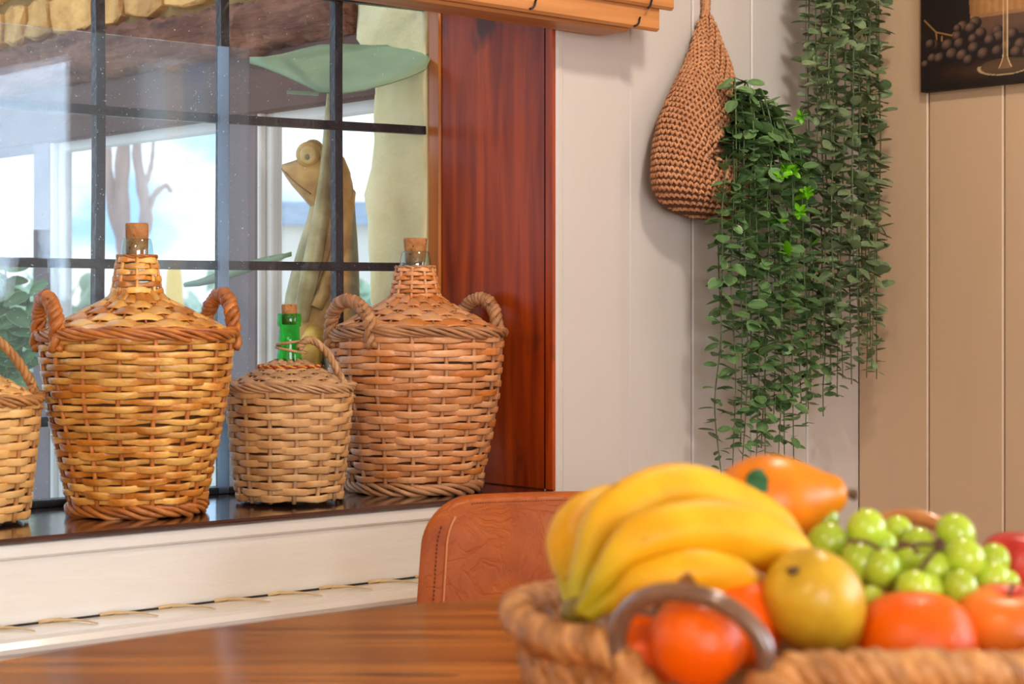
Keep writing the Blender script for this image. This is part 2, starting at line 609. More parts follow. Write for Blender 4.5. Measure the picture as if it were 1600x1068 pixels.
def empty(name, loc, rz=0.0):
    o = bpy.data.objects.new(name, None)
    o.empty_display_size = 0.05
    col.objects.link(o)
    o.location = loc
    o.rotation_euler = (0, 0, rz)
    return o


def tag(o, label, cat, group=None):
    o['label'] = label
    o['category'] = cat
    if group:
        o['group'] = group
    return o


def struct(o):
    o['kind'] = 'structure'
    return o


def boxo(name, lo, hi, mat, parent=None, bev=0.0):
    return MB().box(lo, hi, bev).build(name, mat, parent, smooth=False)


def smooth_path(pts, n):
    """Catmull-Rom through the points."""
    p = [np.asarray(tuple(q), float) for q in pts]
    p = [2 * p[0] - p[1]] + p + [2 * p[-1] - p[-2]]
    out = []
    segs = len(p) - 3
    for k in range(n):
        s = k / (n - 1) * segs
        i = min(int(s), segs - 1)
        t = s - i
        a, b, c, d = p[i:i + 4]
        out.append(0.5 * ((2 * b) + (-a + c) * t + (2 * a - 5 * b + 4 * c - d) * t * t + (-a + 3 * b - 3 * c + d) * t ** 3))
    return np.array(out)


def rope(path, nstr, rr, rs, turns, closed=False, ref=(0, 0, 1), n=6, jit=0.0, taper=None):
    """Twisted strands around a path: a list of MB, one per strand."""
    p = np.asarray(path, float)
    m = len(p)
    t = (np.roll(p, -1, 0) - np.roll(p, 1, 0)) if closed else np.gradient(p, axis=0)
    t /= np.linalg.norm(t, axis=1)[:, None] + 1e-12
    a = np.cross(t, np.asarray(ref, float))
    a /= np.linalg.norm(a, axis=1)[:, None] + 1e-12
    b = np.cross(t, a)
    s = np.arange(m) / (m if closed else m - 1)
    res = []
    for k in range(nstr):
        ang = 2 * np.pi * (turns * s + k / nstr)
        r = rr * (1 + (jit * np.sin(2 * np.pi * (s * 5 + rng.random())) if jit else 0))
        tp = 1.0 if taper is None else taper(s)
        q = p + (r * tp * np.cos(ang))[:, None] * a + (r * tp * np.sin(ang))[:, None] * b
        mb = MB()
        mb.tube(q, rs * (1 + 0.12 * np.sin(2 * np.pi * (s * 7 + rng.random()))), n, closed=closed)
        res.append(mb)
    return res


# ================================================================= THE ROOM
WT = 0.30          # depth from the room face of the window wall to the glass
XJ = -0.757        # right jamb of the window
ZS = 0.777         # window sill
XL = -3.60         # left end of the window, out of the frame

fl = struct(boxo('floor', (-5.2, -5.2, -0.05), (0.1, 0.30, 0), 'floor_wood'))
ce = struct(boxo('ceiling', (-5.2, -5.2, 2.5), (0.1, 0.30, 2.56), 'room_plaster'))

# window wall: masonry behind, boards and trims in front
wf = MB()
wf.box((XJ + 0.02, 0.015, 0), (0.1, 0.29, 2.5))
wf.box((XL, 0.015, 2.15), (XJ + 0.02, 0.29, 2.5))
wf.box((-5.2, 0.015, 0), (XL, 0.29, 2.5))
wf.box((XL, 0.015, 0), (XJ + 0.02, 0.29, ZS - 0.03))
wall_front = struct(wf.build('wall_front', 'room_plaster', smooth=False))
bw = 0.1465
plank = MB().box((0.0012, -0.002, 0), (bw - 0.0012, 0.016, 2.5), 0.0022).mesh('plank', False)
plank.materials.append(MATS['cream_paint'])
for k in range(4):
    o = link('plank', plank, wall_front)
    o.location = (-(k + 1) * bw, 0, 0)

# casing boards beside the window
t1 = struct(boxo('trim_1', (-0.741, -0.012, 0), (-0.612, 0.016, 2.5), 'cream_paint', bev=0.002))
t2 = struct(boxo('trim_2', (XJ, -0.016, 0), (-0.7425, 0.016, 2.5), 'cream_paint', bev=0.003))
t3 = struct(boxo('trim_3', (-0.610, -0.006, 0), (-0.588, 0.016, 2.5), 'cream_paint', bev=0.002))

# red wood lining of the window and its jamb
rv = struct(boxo('trim_4', (XJ, -0.004, ZS), (XJ + 0.02, 0.266, 2.15), 'red_wood', bev=0.002))
boxo('edge_strip', (XJ - 0.004, -0.012, ZS), (XJ + 0.004, 0.008, 2.15), 'red_wood', rv, bev=0.002)
jb = struct(boxo('trim_5', (XJ - 0.003, 0.268, ZS), (XJ + 0.02, 0.2985, 2.15), 'jamb_wood', bev=0.003))

# sill
sill = struct(boxo('trim_6', (XL, -0.012, ZS - 0.008), (XJ + 0.001, WT + 0.02, ZS), 'sill_paint', bev=0.003))
st = struct(boxo('trim_7', (XL, -0.006, ZS - 0.027), (XJ + 0.0, 0.016, ZS - 0.007), 'cream_paint_gloss', bev=0.003))
ap = struct(boxo('trim_8', (XL, 0.0, 0.665), (XJ + 0.0, 0.018, ZS - 0.027), 'cream_paint_gloss', bev=0.002))
# ledge of the radiator shelf under the apron
lm = MB()
zl = 0.668
prof = [(0.0, zl - 0.001), (-0.078, zl - 0.001), (-0.088, zl - 0.004), (-0.093, zl - 0.011), (-0.092, zl - 0.017), (-0.086, zl - 0.022), (-0.088, zl - 0.026), (-0.083, zl - 0.034), (-0.070, zl - 0.038), (-0.066, zl - 0.046), (0.0, zl - 0.046)]
pts = [[(XL, y, z) for y, z in prof], [(-0.80, y, z) for y, z in prof]]
lm.grid(pts, close_v=True, cap=True)
ledge = struct(lm.build('trim_9', 'cream_paint_gloss', smooth=False))
boxo('gap', (XL, -0.004, zl - 0.0008), (-0.80, 0.0005, zl + 0.0012), 'gap_dark', ledge)
for k in range(22):
    x = -2.62 + k * 0.085
    m_ = MB()
    pth = smooth_path([(x, -0.004, zl + 0.001), (x + 0.018, -0.014, zl + 0.0015), (x + 0.030, -0.034, zl + 0.001), (x + 0.036, -0.052, zl)], 8)
    m_.tube(pth, [0.0022, 0.002, 0.0018, 0.0016, 0.0014, 0.0012, 0.001, 0.0008], 5)
    m_.tube(smooth_path([(x - 0.02, -0.003, zl + 0.001), (x, -0.004, zl + 0.002), (x + 0.012, -0.003, zl + 0.001)], 5), 0.0022, 5)
    m_.build('cane_tie', 'rope_tan', ledge)
lw = struct(boxo('trim_10', (XL, -0.066, 0.0), (-0.80, 0.0, zl - 0.046), 'cream_paint_gloss', bev=0.002))

# right wall with two daylight windows beyond the frame
pw = 0.1543
ZB, ZT = 0.92, 1.80
wr = MB()
wr.box((0.014, -1.55, 0), (0.16, 0.29, 2.5))
wr.box((0, -2.0, 0), (0.16, -1.55, ZB))
wr.box((0, -2.0, ZT), (0.16, -1.55, 2.5))
wr.box((0, -2.33, 0), (0.16, -2.0, 2.5))
wr.box((0, -4.35, 0), (0.16, -2.33, ZB))
wr.box((0, -4.35, 1.87), (0.16, -2.33, 2.5))
wr.box((0, -5.2, 0), (0.16, -4.35, 2.5))
wall_right = struct(wr.build('wall_right', 'beige_paint', smooth=False))
pl2 = MB().box((-0.002, 0.0012, 0), (0.0155, pw - 0.0012, 2.5), 0.0024).mesh('plank', False)
pl2.materials.append(MATS['beige_paint'])
for k in range(10):
    o = link('plank', pl2, wall_right)
    o.location = (0, -(k + 1) * pw, 0)


def room_window(name, y0, y1, z0, z1):
    w = MB()
    fw = 0.05
    w.box((-0.01, y0, z0), (0.08, y0 + fw, z1), 0.004)
    w.box((-0.01, y1 - fw, z0), (0.08, y1, z1), 0.004)
    w.box((-0.01, y0 + fw, z0), (0.08, y1 - fw, z0 + fw), 0.004)
    w.box((-0.01, y0 + fw, z1 - fw), (0.08, y1 - fw, z1), 0.004)
    o = struct(w.build(name, 'white_frame', smooth=False))
    boxo('pane', (0.03, y0 + fw, z0 + fw), (0.034, y1 - fw, z1 - fw), 'room_glass', o)
    return o


room_window('window_2', -2.0, -1.55, ZB, ZT)
room_window('window_3', -4.35, -2.33, ZB, 1.87)

# left wall, and back wall with a wide opening added to let in fill light
struct(boxo('wall_left', (-5.3, -5.2, 0), (-5.2, 0.29, 2.5), 'room_plaster'))
wb = MB()
wb.box((-5.2, -5.3, 0), (-4.6, -5.2, 2.5))
wb.box((-2.2, -5.3, 0), (0.16, -5.2, 2.5))
wb.box((-4.6, -5.3, 0), (-2.2, -5.2, 0.6))
wb.box((-4.6, -5.3, 2.3), (-2.2, -5.2, 2.5))
struct(wb.build('wall_back', 'room_plaster', smooth=False))

# ---------------------------------------------------------------- main window: glass, sliding pane, iron grille
w1 = MB()
w1.box((XL, WT - 0.012, ZS - 0.001), (XJ, WT + 0.018, ZS + 0.010), 0.002)
w1.box((XL, WT - 0.012, 2.10), (XJ, WT + 0.018, 2.15), 0.002)
window_1 = struct(w1.build('window_1', 'black_iron', smooth=False))
boxo('pane', (XL, WT, ZS + 0.008), (XJ - 0.008, WT + 0.004, 2.12), 'window_glass', window_1)
psl = on_y(388, 77, WT - 0.012)
boxo('sliding_pane', (XL, WT - 0.014, ZS + 0.001), (psl.x, WT - 0.008, psl.z), 'sliding_glass', window_1)
boxo('pane_edge', (on_y(342, 0, WT - 0.012).x, WT - 0.015, ZS + 0.001), (on_y(356, 0, WT - 0.012).x, WT - 0.0085, psl.z), 'pane_edge', window_1)
YG = WT + 0.017
for px in (-200, -32, 153, 347, 526):
    x = on_y(px, 300, YG).x
    m_ = MB()
    zz = np.linspace(ZS, 2.12, 26)
    pth = [(x + 0.0012 * math.sin(z * 9 + px), YG, z) for z in zz]
    m_.tube(pth, 0.0105, 4, ref=(0.7071, 0.7071, 0.0))
    m_.build('grille_bar', 'black_iron', window_1, smooth=False)
zc = [on_y(526, 416, YG).z, on_y(526, 196, YG).z]
dzb = zc[1] - zc[0]
for z0 in (zc[0] - dzb, zc[0], zc[1], zc[1] + dzb - 0.02):
    m_ = MB()
    xx = np.linspace(XL, XJ + 0.012, 60)
    pth = [(x, YG - 0.004 + 0.002 * math.sin(x * 7), z0 + 0.006 * math.sin((x + 0.9) * 3.3) * (1 if z0 > 1.2 else 0.4)) for x in xx]
    m_.tube(pth, 0.0098, 4, ref=(0, 0.7071, 0.7071))
    m_.build('grille_bar', 'black_iron', window_1, smooth=False)

# ================================================================= PORCH BEYOND THE GLASS
YP0, YP1 = 0.306, 0.475
XP = XJ                     # porch side wall lies in the plane of the jamb
# plaster pier with a rough broken edge
pm = MB()
nz_, ny_ = 60, 14
zz = np.linspace(-0.3, 2.4, nz_)
g = []
for i, z in enumerate(zz):
    edge = YP1 + 0.012 * math.sin(z * 17) + 0.010 * math.sin(z * 41 + 1) + 0.006 * rng.standard_normal() + (0.035 if z > 1.5 else 0.0)
    row = []
    for j in range(ny_):
        t = j / (ny_ - 1)
        y = YP0 + (edge - YP0) * t
        row.append((XP + 0.006 * (t > 0.93) + 0.0025 * math.sin(z * 23 + y * 31) + 0.0015 * rng.standard_normal(), y, z))
    row.append((XP + 0.015, edge - 0.004, z))
    row.append((XP + 0.022, edge - 0.02, z))
    row.append((XP + 0.022, YP0, z))
    g.append(row)
pm.grid(g, close_v=True, cap=True)
wall_porch = struct(pm.build('wall_porch', 'porch_plaster'))

# painted pier between the two porch windows, and the wall beyond them
ypa, ypb, ypc = 0.835, 0.955, 1.64
struct(boxo('trim_11', (XP + 0.012, ypa, -0.3), (XP + 0.05, ypb, 1.43), 'pier_paint', bev=0.004))
struct(boxo('trim_12', (XP + 0.012, ypc + 0.02, -0.3), (XP + 0.05, ypc + 0.10, 1.43), 'pier_paint', bev=0.004))


def porch_window(name, y0, y1, z0, z1, mull=None):
    w = MB()
    fw = 0.026
    xa, xb = XP + 0.03, XP + 0.055
    w.box((xa, y0, z0), (xb, y0 + fw, z1), 0.003)
    w.box((xa, y1 - fw, z0), (xb, y1, z1), 0.003)
    w.box((xa, y0 + fw, z1 - fw), (xb, y1 - fw, z1), 0.003)
    w.box((xa, y0 + fw, z0), (xb, y1 - fw, z0 + fw), 0.003)
    w.box((xa - 0.015, y0 - 0.006, z0), (xa, y0 + 0.008, z1), 0.003)
    w.box((xa - 0.015, y1 - 0.008, z0), (xa, y1 + 0.006, z1), 0.003)
    o = struct(w.build(name, 'white_frame', smooth=False))
    boxo('pane', (xa + 0.012, y0 + fw, z0 + fw), (xa + 0.015, y1 - fw, z1 - fw), 'room_glass', o)
    return o


porch_window('window_4', YP1 - 0.06, ypa, 0.55, 1.43)
porch_window('window_5', ypb, ypc + 0.02, 0.55, 1.43)
struct(boxo('trim_13', (XP + 0.005, YP1 - 0.03, 1.425), (XP + 0.14, 3.4, 1.542), 'fascia_wood', bev=0.004))
# rough beam
bm_ = MB()
g = []
for i in range(200):
    y = YP1 + 0.045 + i / 199 * 2.6
    row = []
    for j in range(24):
        a = 2 * math.pi * j / 24
        rz, rx = 0.058, 0.07
        s_ = 1 + 0.07 * math.sin(y * 23 + j) + 0.055 * rng.standard_normal()
        row.append((XP + 0.055 - rx * math.copysign(abs(math.cos(a)) ** 0.6, math.cos(a)) * s_, y, 1.592 + rz * math.copysign(abs(math.sin(a)) ** 0.6, math.sin(a)) * s_ + 0.008 * math.sin(y * 5)))
    g.append(row)
bm_.grid(g, close_v=True, cap=True)
struct(bm_.build('trim_14', 'beam_wood'))
# golden rubble above the beam
mo = struct(boxo('wall_stone', (XP + 0.03, YP1 + 0.02, 1.63), (XP + 0.14, 3.4, 2.4), 'mortar'))
rw = 0
z = 1.655
while z < 2.35:
    h = random.uniform(0.085, 0.12)
    y = 0.56 + random.uniform(0, 0.08)
    while y < 3.2:
        w = random.uniform(0.10, 0.21)
        s = MB()
        nseg = 10
        g = []
        for lay, (sc_, xo) in enumerate(((1.0, 0.045), (0.97, 0.012), (0.88, 0.004))):
            row = []
            for k in range(nseg):
                a = 2 * math.pi * k / nseg
                ca, sa = math.cos(a), math.sin(a)
                q = max(abs(ca), abs(sa)) ** 0.95
                row.append((xo - 0.012 * random.random(), ca / q * w * 0.52 * sc_ * random.uniform(0.90, 1.03), sa / q * h * 0.52 * sc_ * random.uniform(0.90, 1.03)))
            g.append(row)
        s.grid(g, close_v=True, cap=True)
        o = s.build('stone', 'stone_gold', mo, smooth=False)
        o.location = (XP + 0.008, y + w / 2, z + h / 2)
        y += w + 0.012
    z += h + 0.012

# ---------------------------------------------------------------- frog sculpture holding a leaf parasol
C = lambda *c: np.array(lin(c)[:3])
OCH, GRN, PAL, YEL, GRY = C(214, 172, 98), C(166, 166, 112), C(208, 196, 146), C(222, 182, 70), C(150, 154, 132)
DF = 3.14
fb = P(505, 480, DF)
frog = tag(empty('frog_statue', (fb.x, fb.y, ZS)), 'carved ochre and green frog statue holding up a broad leaf behind the iron grille', 'statue')
frog_inv = Matrix.Translation((-fb.x, -fb.y, -ZS))


def FP(px, py, dd=0.0):
    return frog_inv @ P(px, py, DF + dd)


def loft(secs, n=20, colorf=None, power=0.85, dshift=0.0):
    """secs: (py, xl, xr, half_depth, depth_shift) cross-sections standing one above another."""
    g, cc = [], []
    for (py, xl, xr, hd, ds) in secs:
        row, cr_ = [], []
        for k in range(n):
            a = 2 * math.pi * k / n
            ca, sa = math.cos(a), math.sin(a)
            x = (xl + xr) / 2 + (xr - xl) / 2 * math.copysign(abs(ca) ** power, ca)
            d = ds + hd * math.copysign(abs(sa) ** power, sa)
            row.append(tuple(FP(x, py, d)))
            cr_.append(colorf(x, py, sa) if colorf else OCH)
        g.append(row)
        cc.append(cr_)
    return g, cc


base_py = HOR + (CAM.z - ZS) / DF * FPX
secs = [(base_py, 432, 572, 0.055, 0), (690, 434, 570, 0.055, 0), (620, 436, 566, 0.055, 0), (560, 438, 564, 0.055, 0), (500, 441, 563, 0.055, 0), (460, 446, 562, 0.054, 0), (420, 456, 561, 0.052, 0), (380, 467, 559, 0.050, 0), (340, 480, 556, 0.047, 0), (310, 487, 554, 0.044, 0), (285, 496, 551, 0.040, 0), (268, 505, 546, 0.034, 0), (258, 514, 538, 0.022, 0)]


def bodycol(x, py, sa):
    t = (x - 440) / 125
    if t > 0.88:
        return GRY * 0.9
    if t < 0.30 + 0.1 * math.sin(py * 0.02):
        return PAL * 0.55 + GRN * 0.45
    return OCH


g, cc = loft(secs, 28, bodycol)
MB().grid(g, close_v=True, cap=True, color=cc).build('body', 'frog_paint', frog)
# head: lofted from neck to snout
hs = []
for (px, pt, pb, hd) in [(548, 270, 330, 0.016), (538, 246, 345, 0.034), (524, 236, 345, 0.040), (512, 234, 336, 0.042), (498, 236, 330, 0.040), (484, 242, 322, 0.038), (470, 247, 306, 0.034), (456, 252, 290, 0.028), (446, 255, 276, 0.020), (440, 257, 266, 0.010)]:
    row = []
    for k in range(20):
        a = 2 * math.pi * k / 20
        row.append(tuple(FP(px, (pt + pb) / 2 + (pb - pt) / 2 * math.sin(a), -0.012 + hd * math.cos(a))))
    hs.append(row)
MB().grid(hs, close_v=True, cap=True, color=OCH).build('head', 'frog_paint', frog)
mth = MB()
mth.tube(smooth_path([FP(440, 263, -0.020), FP(452, 276, -0.041), FP(468, 290, -0.050), (FP(486, 303, -0.052))], 14), [0.0012] * 14, 6, color=C(150, 90, 70))
mth.build('mouth', 'frog_paint', frog)
for dd, px, py in ((-0.040, 481, 241), (0.016, 489, 237)):
    e = MB()
    c0 = FP(px, py, dd)
    e.ellipsoid(c0, (0.020, 0.013, 0.021), 10, 16, Matrix.Rotation(-YAW, 3, 'Z'), color=OCH)
    eo = e.build('eye', 'frog_paint', frog)
    e2 = MB()
    c1 = FP(px, py + 1, dd - 0.009)
    e2.ellipsoid(c1, (0.014, 0.006, 0.015), 8, 14, Matrix.Rotation(-YAW, 3, 'Z'), color=C(226, 196, 130))
    e2.build('eyelid', 'frog_paint', eo)
    e3 = MB()
    e3.ellipsoid(FP(px - 1, py + 4, dd - 0.0145), (0.0045, 0.003, 0.005), 6, 10, Matrix.Rotation(-YAW, 3, 'Z'), color=C(140, 130, 100))
    e3.build('pupil', 'frog_paint', eo)
# stem held diagonally in front of the body
sp = smooth_path([FP(521, 122, -0.01), FP(517, 170, -0.03), FP(512, 240, -0.052), FP(504, 320, -0.056), FP(492, 390, -0.058), FP(480, 450, -0.058), FP(470, 500, -0.052)], 24)
MB().tube(sp, np.interp(np.linspace(0, 1, 24), [0, 0.3, 0.7, 1], [0.008, 0.010, 0.016, 0.014]), 10, color=PAL * 0.7 + GRN * 0.3).build('stem', 'frog_paint', frog)
sp = smooth_path([FP(545, 300, -0.005), FP(538, 350, -0.040), FP(516, 430, -0.056), FP(494, 480, -0.060)], 16)
MB().tube(sp, [0.012] * 6 + [0.013] * 6 + [0.011] * 4, 10, color=OCH).build('arm', 'frog_paint', frog)
for pts_, cc_ in (([FP(500, 520, -0.055), FP(482, 560, -0.075), FP(470, 620, -0.078), FP(462, 690, -0.072)], YEL), ([FP(520, 520, -0.055), FP(530, 570, -0.075), FP(526, 630, -0.078), FP(520, 700, -0.072)], GRY)):
    MB().tube(smooth_path(pts_, 14), [0.024] * 5 + [0.022] * 5 + [0.018] * 4, 10, color=cc_).build('leg', 'frog_paint', frog)
# the broad leaf on top: a curved thick dish
top = [(390, 97), (412, 93), (440, 88), (470, 80), (500, 73), (540, 72), (580, 74), (620, 73), (650, 68), (668, 67), (676, 84)]
bot = [(390, 99), (412, 106), (440, 117), (470, 131), (500, 145), (530, 148), (570, 142), (610, 131), (640, 121), (664, 110), (676, 88)]
g_lo, g_hi = [], []
for (a, b_) in zip(top, bot):
    lo_, hi_ = [], []
    for j in range(9):
        t = j / 8
        px = a[0] + (b_[0] - a[0]) * t
        py = a[1] + (b_[1] - a[1]) * t
        wid = (b_[1] - a[1]) / 80
        dd = (0.075 - 0.15 * t) * min(1, wid + 0.15) + 0.02 * (530 - a[0]) / 150 * -0.3
        rim = 0.0
        lo_.append(tuple(FP(px, py, dd)))
        q = FP(px, py, dd)
        hi_.append((q.x, q.y, q.z + 0.004 + 0.006 * math.sin(math.pi * t)))
    g_lo.append(lo_)
    g_hi.append(hi_)
ring = [lo_ + hi_[::-1] for lo_, hi_ in zip(g_lo, g_hi)]
MB().grid(ring, close_v=True, cap=True).build('leaf_parasol', 'leaf_paint', frog)
MB().grid([[tuple(FP(448 + 10 * i, 141 + 0.6 * i + 6 * math.sin(math.pi * k / 5) * (1 if k else 0), 0.05 + 0.006 * k)) for k in range(6)] for i in range(6)], cap=False).build('leaf_fold', 'leaf_paint', frog)
# lower carved leaf reaching left
lt = [(286, 444), (310, 436), (340, 425), (375, 412), (410, 402), (440, 396), (455, 395)]
lb = [(290, 446), (312, 447), (342, 441), (376, 430), (410, 418), (440, 406), (456, 398)]
ring = []
for k, (a, b_) in enumerate(zip(lt, lb)):
    w = 0.02 * math.sin(math.pi * (k + 0.5) / 7)
    m1, m2 = FP(a[0], a[1], w), FP(b_[0], b_[1], -w)
    ring.append([tuple(m1), tuple((m1 + m2) / 2 + Vector((0, 0, -0.004))), tuple(m2), tuple((m1 + m2) / 2 + Vector((0, 0, 0.004)))])
MB().grid(ring, close_v=True, cap=True).build('low_leaf', 'leaf_paint', frog)

# ================================================================= LEAVES
def leaf_mesh(name, L, W, curl, mat):
    """Rounded leaf with a short stalk, folded a little along its midrib."""
    rows = [(-0.16, 0.03), (0.0, 0.10), (0.10, 0.60), (0.30, 0.96), (0.56, 1.0), (0.80, 0.74), (0.94, 0.36), (1.0, 0.04)]
    g, cc_ = [], []
    for (t, w) in rows:
        zc_ = curl * L * (t * t)
        g.append([(k * w * W / 2, t * L, zc_ + 0.12 * abs(k) * w * W) for k in (-1, -0.80, 0, 0.80, 1)])
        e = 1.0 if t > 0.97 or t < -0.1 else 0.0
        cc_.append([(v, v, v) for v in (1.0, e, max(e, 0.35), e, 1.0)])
    m = MB()
    m.grid(g, color=cc_)
    me = m.mesh(name)
    if mat:
        me.materials.append(MATS[mat])
    return me, np.concatenate(m.v), list(m.f), np.concatenate(m.c)


LEAF_FAR = leaf_mesh('leaf', 1.0, 0.6, 0.1, None)
LEAF_NEAR = leaf_mesh('leaf', 1.0, 0.6, -0.15, 'leaf_green')


# ---------------------------------------------------------------- garden beyond the porch
struct(boxo('floor_porch', (-9, 0.33, -0.4), (16, 40, -0.3), 'overexposed_patio'))
tr = P(225, 480, 7.0)
tree = tag(empty('tree', (tr.x, tr.y, -0.3)), 'pale bare tree with forking branches beyond the porch window', 'tree')
ti = Matrix.Translation((-tr.x, -tr.y, 0.3))
TP = lambda px, py, D=7.0: ti @ P(px, py, D)


def limb(pts, r0, r1, name='branch'):
    pth = smooth_path(pts, 18)
    MB().tube(pth, 0.62 * np.linspace(r0, r1, 18) * (1 + 0.12 * np.sin(np.arange(18) * 1.7)), 9).build(name, 'bark_pale', tree)


limb([TP(212, 1060), TP(208, 700), TP(205, 520), TP(200, 400)], 0.075, 0.06, 'trunk')
limb([TP(200, 402), TP(190, 330), TP(192, 250), TP(196, 170), TP(190, 60)], 0.058, 0.03)
limb([TP(204, 420), TP(176, 320), TP(168, 250), TP(170, 190)], 0.045, 0.02)
limb([TP(204, 410), TP(228, 350), TP(222, 290), TP(214, 230), TP(230, 150)], 0.048, 0.02)
limb([TP(226, 350), TP(238, 310), TP(258, 290), TP(268, 300)], 0.025, 0.012)
limb([TP(222, 300), TP(236, 260), TP(240, 220)], 0.02, 0.01)

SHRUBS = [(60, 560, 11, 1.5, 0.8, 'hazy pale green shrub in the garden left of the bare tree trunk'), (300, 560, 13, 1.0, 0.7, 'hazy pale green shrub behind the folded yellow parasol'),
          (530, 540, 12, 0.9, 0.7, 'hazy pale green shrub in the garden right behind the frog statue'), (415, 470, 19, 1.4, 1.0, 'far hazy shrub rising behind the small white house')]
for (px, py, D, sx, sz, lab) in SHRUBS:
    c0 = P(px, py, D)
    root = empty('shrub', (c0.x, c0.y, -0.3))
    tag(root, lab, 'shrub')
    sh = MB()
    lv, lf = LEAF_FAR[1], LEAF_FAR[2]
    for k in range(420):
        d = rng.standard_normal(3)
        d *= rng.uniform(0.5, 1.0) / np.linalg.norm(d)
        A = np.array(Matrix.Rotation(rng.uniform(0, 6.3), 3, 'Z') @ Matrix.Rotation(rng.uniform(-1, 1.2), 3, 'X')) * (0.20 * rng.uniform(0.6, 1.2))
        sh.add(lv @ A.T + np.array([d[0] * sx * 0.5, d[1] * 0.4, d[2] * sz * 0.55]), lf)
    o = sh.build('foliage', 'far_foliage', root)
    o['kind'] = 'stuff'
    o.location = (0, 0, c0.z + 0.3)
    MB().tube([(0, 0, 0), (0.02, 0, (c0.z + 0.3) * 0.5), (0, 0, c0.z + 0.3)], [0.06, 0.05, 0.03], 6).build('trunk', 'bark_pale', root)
# a broad-leaved shrub close to the window
c0 = P(8, 520, 3.75)
root = tag(empty('shrub', (c0.x, c0.y, -0.3)), 'dark green broad-leaved shrub close outside the glass above the straw demijohn', 'shrub')
iv = Matrix.Translation((-c0.x, -c0.y, 0.3))
for pts_ in ([(10, 1000), (6, 700), (14, 520), (8, 420)], [(8, 700), (30, 560), (46, 460)], [(8, 640), (-14, 540), (-30, 430)]):
    pth = smooth_path([iv @ P(a_, b_, 3.75) for a_, b_ in pts_], 14)
    MB().tube(pth, np.linspace(0.006, 0.002, 14), 6).build('stem', 'vine_green', root)
    for k in range(4, 14):
        for sg in (-1, 1):
            o = link('leaf', LEAF_NEAR[0], root)
            d = (RIGHT * sg * rng.uniform(0.6, 1) + UP * rng.uniform(-0.5, 0.5) - FWD * rng.uniform(-0.4, 0.6)).normalized()
            xx_ = d.cross(UP * 0.6 - FWD * 0.8).normalized()
            M = Matrix((xx_, d, xx_.cross(d))).transposed().to_4x4()
            o.matrix_local = Matrix.Translation(Vector(pth[k])) @ M @ Matrix.Scale(0.058 * rng.uniform(0.7, 1.2), 4)

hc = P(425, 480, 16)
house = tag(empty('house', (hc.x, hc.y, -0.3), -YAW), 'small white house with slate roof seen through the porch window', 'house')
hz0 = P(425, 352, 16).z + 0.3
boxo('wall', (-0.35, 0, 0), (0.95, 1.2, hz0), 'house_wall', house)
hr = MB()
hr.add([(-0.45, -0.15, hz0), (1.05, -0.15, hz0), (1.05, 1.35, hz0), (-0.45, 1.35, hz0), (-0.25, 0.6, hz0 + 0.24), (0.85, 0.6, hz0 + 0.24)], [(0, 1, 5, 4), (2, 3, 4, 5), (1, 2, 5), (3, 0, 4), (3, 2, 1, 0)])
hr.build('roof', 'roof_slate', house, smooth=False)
yc = P(272, 480, 8.5)
pz = tag(empty('folded_parasol', (yc.x, yc.y, -0.3)), 'folded yellow garden parasol beyond the porch window', 'parasol')
zt = P(272, 408, 8.5).z + 0.3
MB().lathe([(0.02, zt), (0.035, zt - 0.05), (0.05, zt - 0.3), (0.045, zt - 0.7), (0.015, zt - 0.72)], 12).build('canopy', 'yellow_cloth', pz)
MB().tube([(0, 0, 0), (0, 0, zt * 0.5), (0, 0, zt)], 0.015, 8).build('pole', 'white_frame', pz)


def vine_leaves(path, step, size, rg, start=0.0, lime=0.0):
    """Opposite pairs of leaves along a hanging stem."""
    p = np.asarray(path)
    seg = np.linalg.norm(np.diff(p, axis=0), axis=1)
    L = np.concatenate([[0], np.cumsum(seg)])
    out = []
    s = start
    a0 = rg.uniform(0, math.pi)
    k = 0
    while s < L[-1]:
        q = np.array([np.interp(s, L, p[:, i]) for i in range(3)])
        fade = 1.0 if s < L[-1] - 0.10 else 0.55 + 0.45 * (L[-1] - s) / 0.10
        for h in (0, 1):
            if rg.random() < 0.06:
                continue
            a = a0 + k * 1.45 + h * math.pi + rg.normal(0, 0.3)
            el = rg.normal(-0.12, 0.32)
            d = Vector((math.cos(a) * math.cos(el), math.sin(a) * math.cos(el), math.sin(el)))
            up = Vector((rg.normal(0, 0.35), rg.normal(0, 0.35) - 0.25, 1.0))
            xx = d.cross(up).normalized()
            zz_ = xx.cross(d).normalized()
            sz = size * fade * rg.uniform(0.72, 1.18)
            M = Matrix((xx, d, zz_)).transposed().to_4x4()
            M = Matrix.Translation(Vector(q) + d * 0.0025) @ M @ Matrix.Scale(sz, 4)
            out.append((M, rg.random() < lime))
        s += step * rg.uniform(0.8, 1.2)
        k += 1
    return out


def place_leaves(plant, inv, leaves, meshes, mat, limit=300):
    """Nearest leaves as single parts, the others joined."""
    leaves.sort(key=lambda l: (not l[1], l[0].translation.y - l[0].to_scale()[0] * 0.6 + (1.0 if l[0].translation.z > 1.60 else 0.0)))
    single, rest = leaves[:limit], leaves[limit:]
    for i, (M, lime) in enumerate(single):
        o = link('leaf', meshes[2][0] if lime else meshes[i % 2][0], plant)
        o.matrix_local = inv @ M
    if rest:
        mb = MB()
        for i, (M, lime) in enumerate(rest):
            v = meshes[i % 2][1]
            A = np.array(inv @ M)
            mb.add(v @ A[:3, :3].T + A[:3, 3], meshes[i % 2][2], meshes[i % 2][3])
        o = mb.build('foliage', mat, plant)
        o['kind'] = 'stuff'


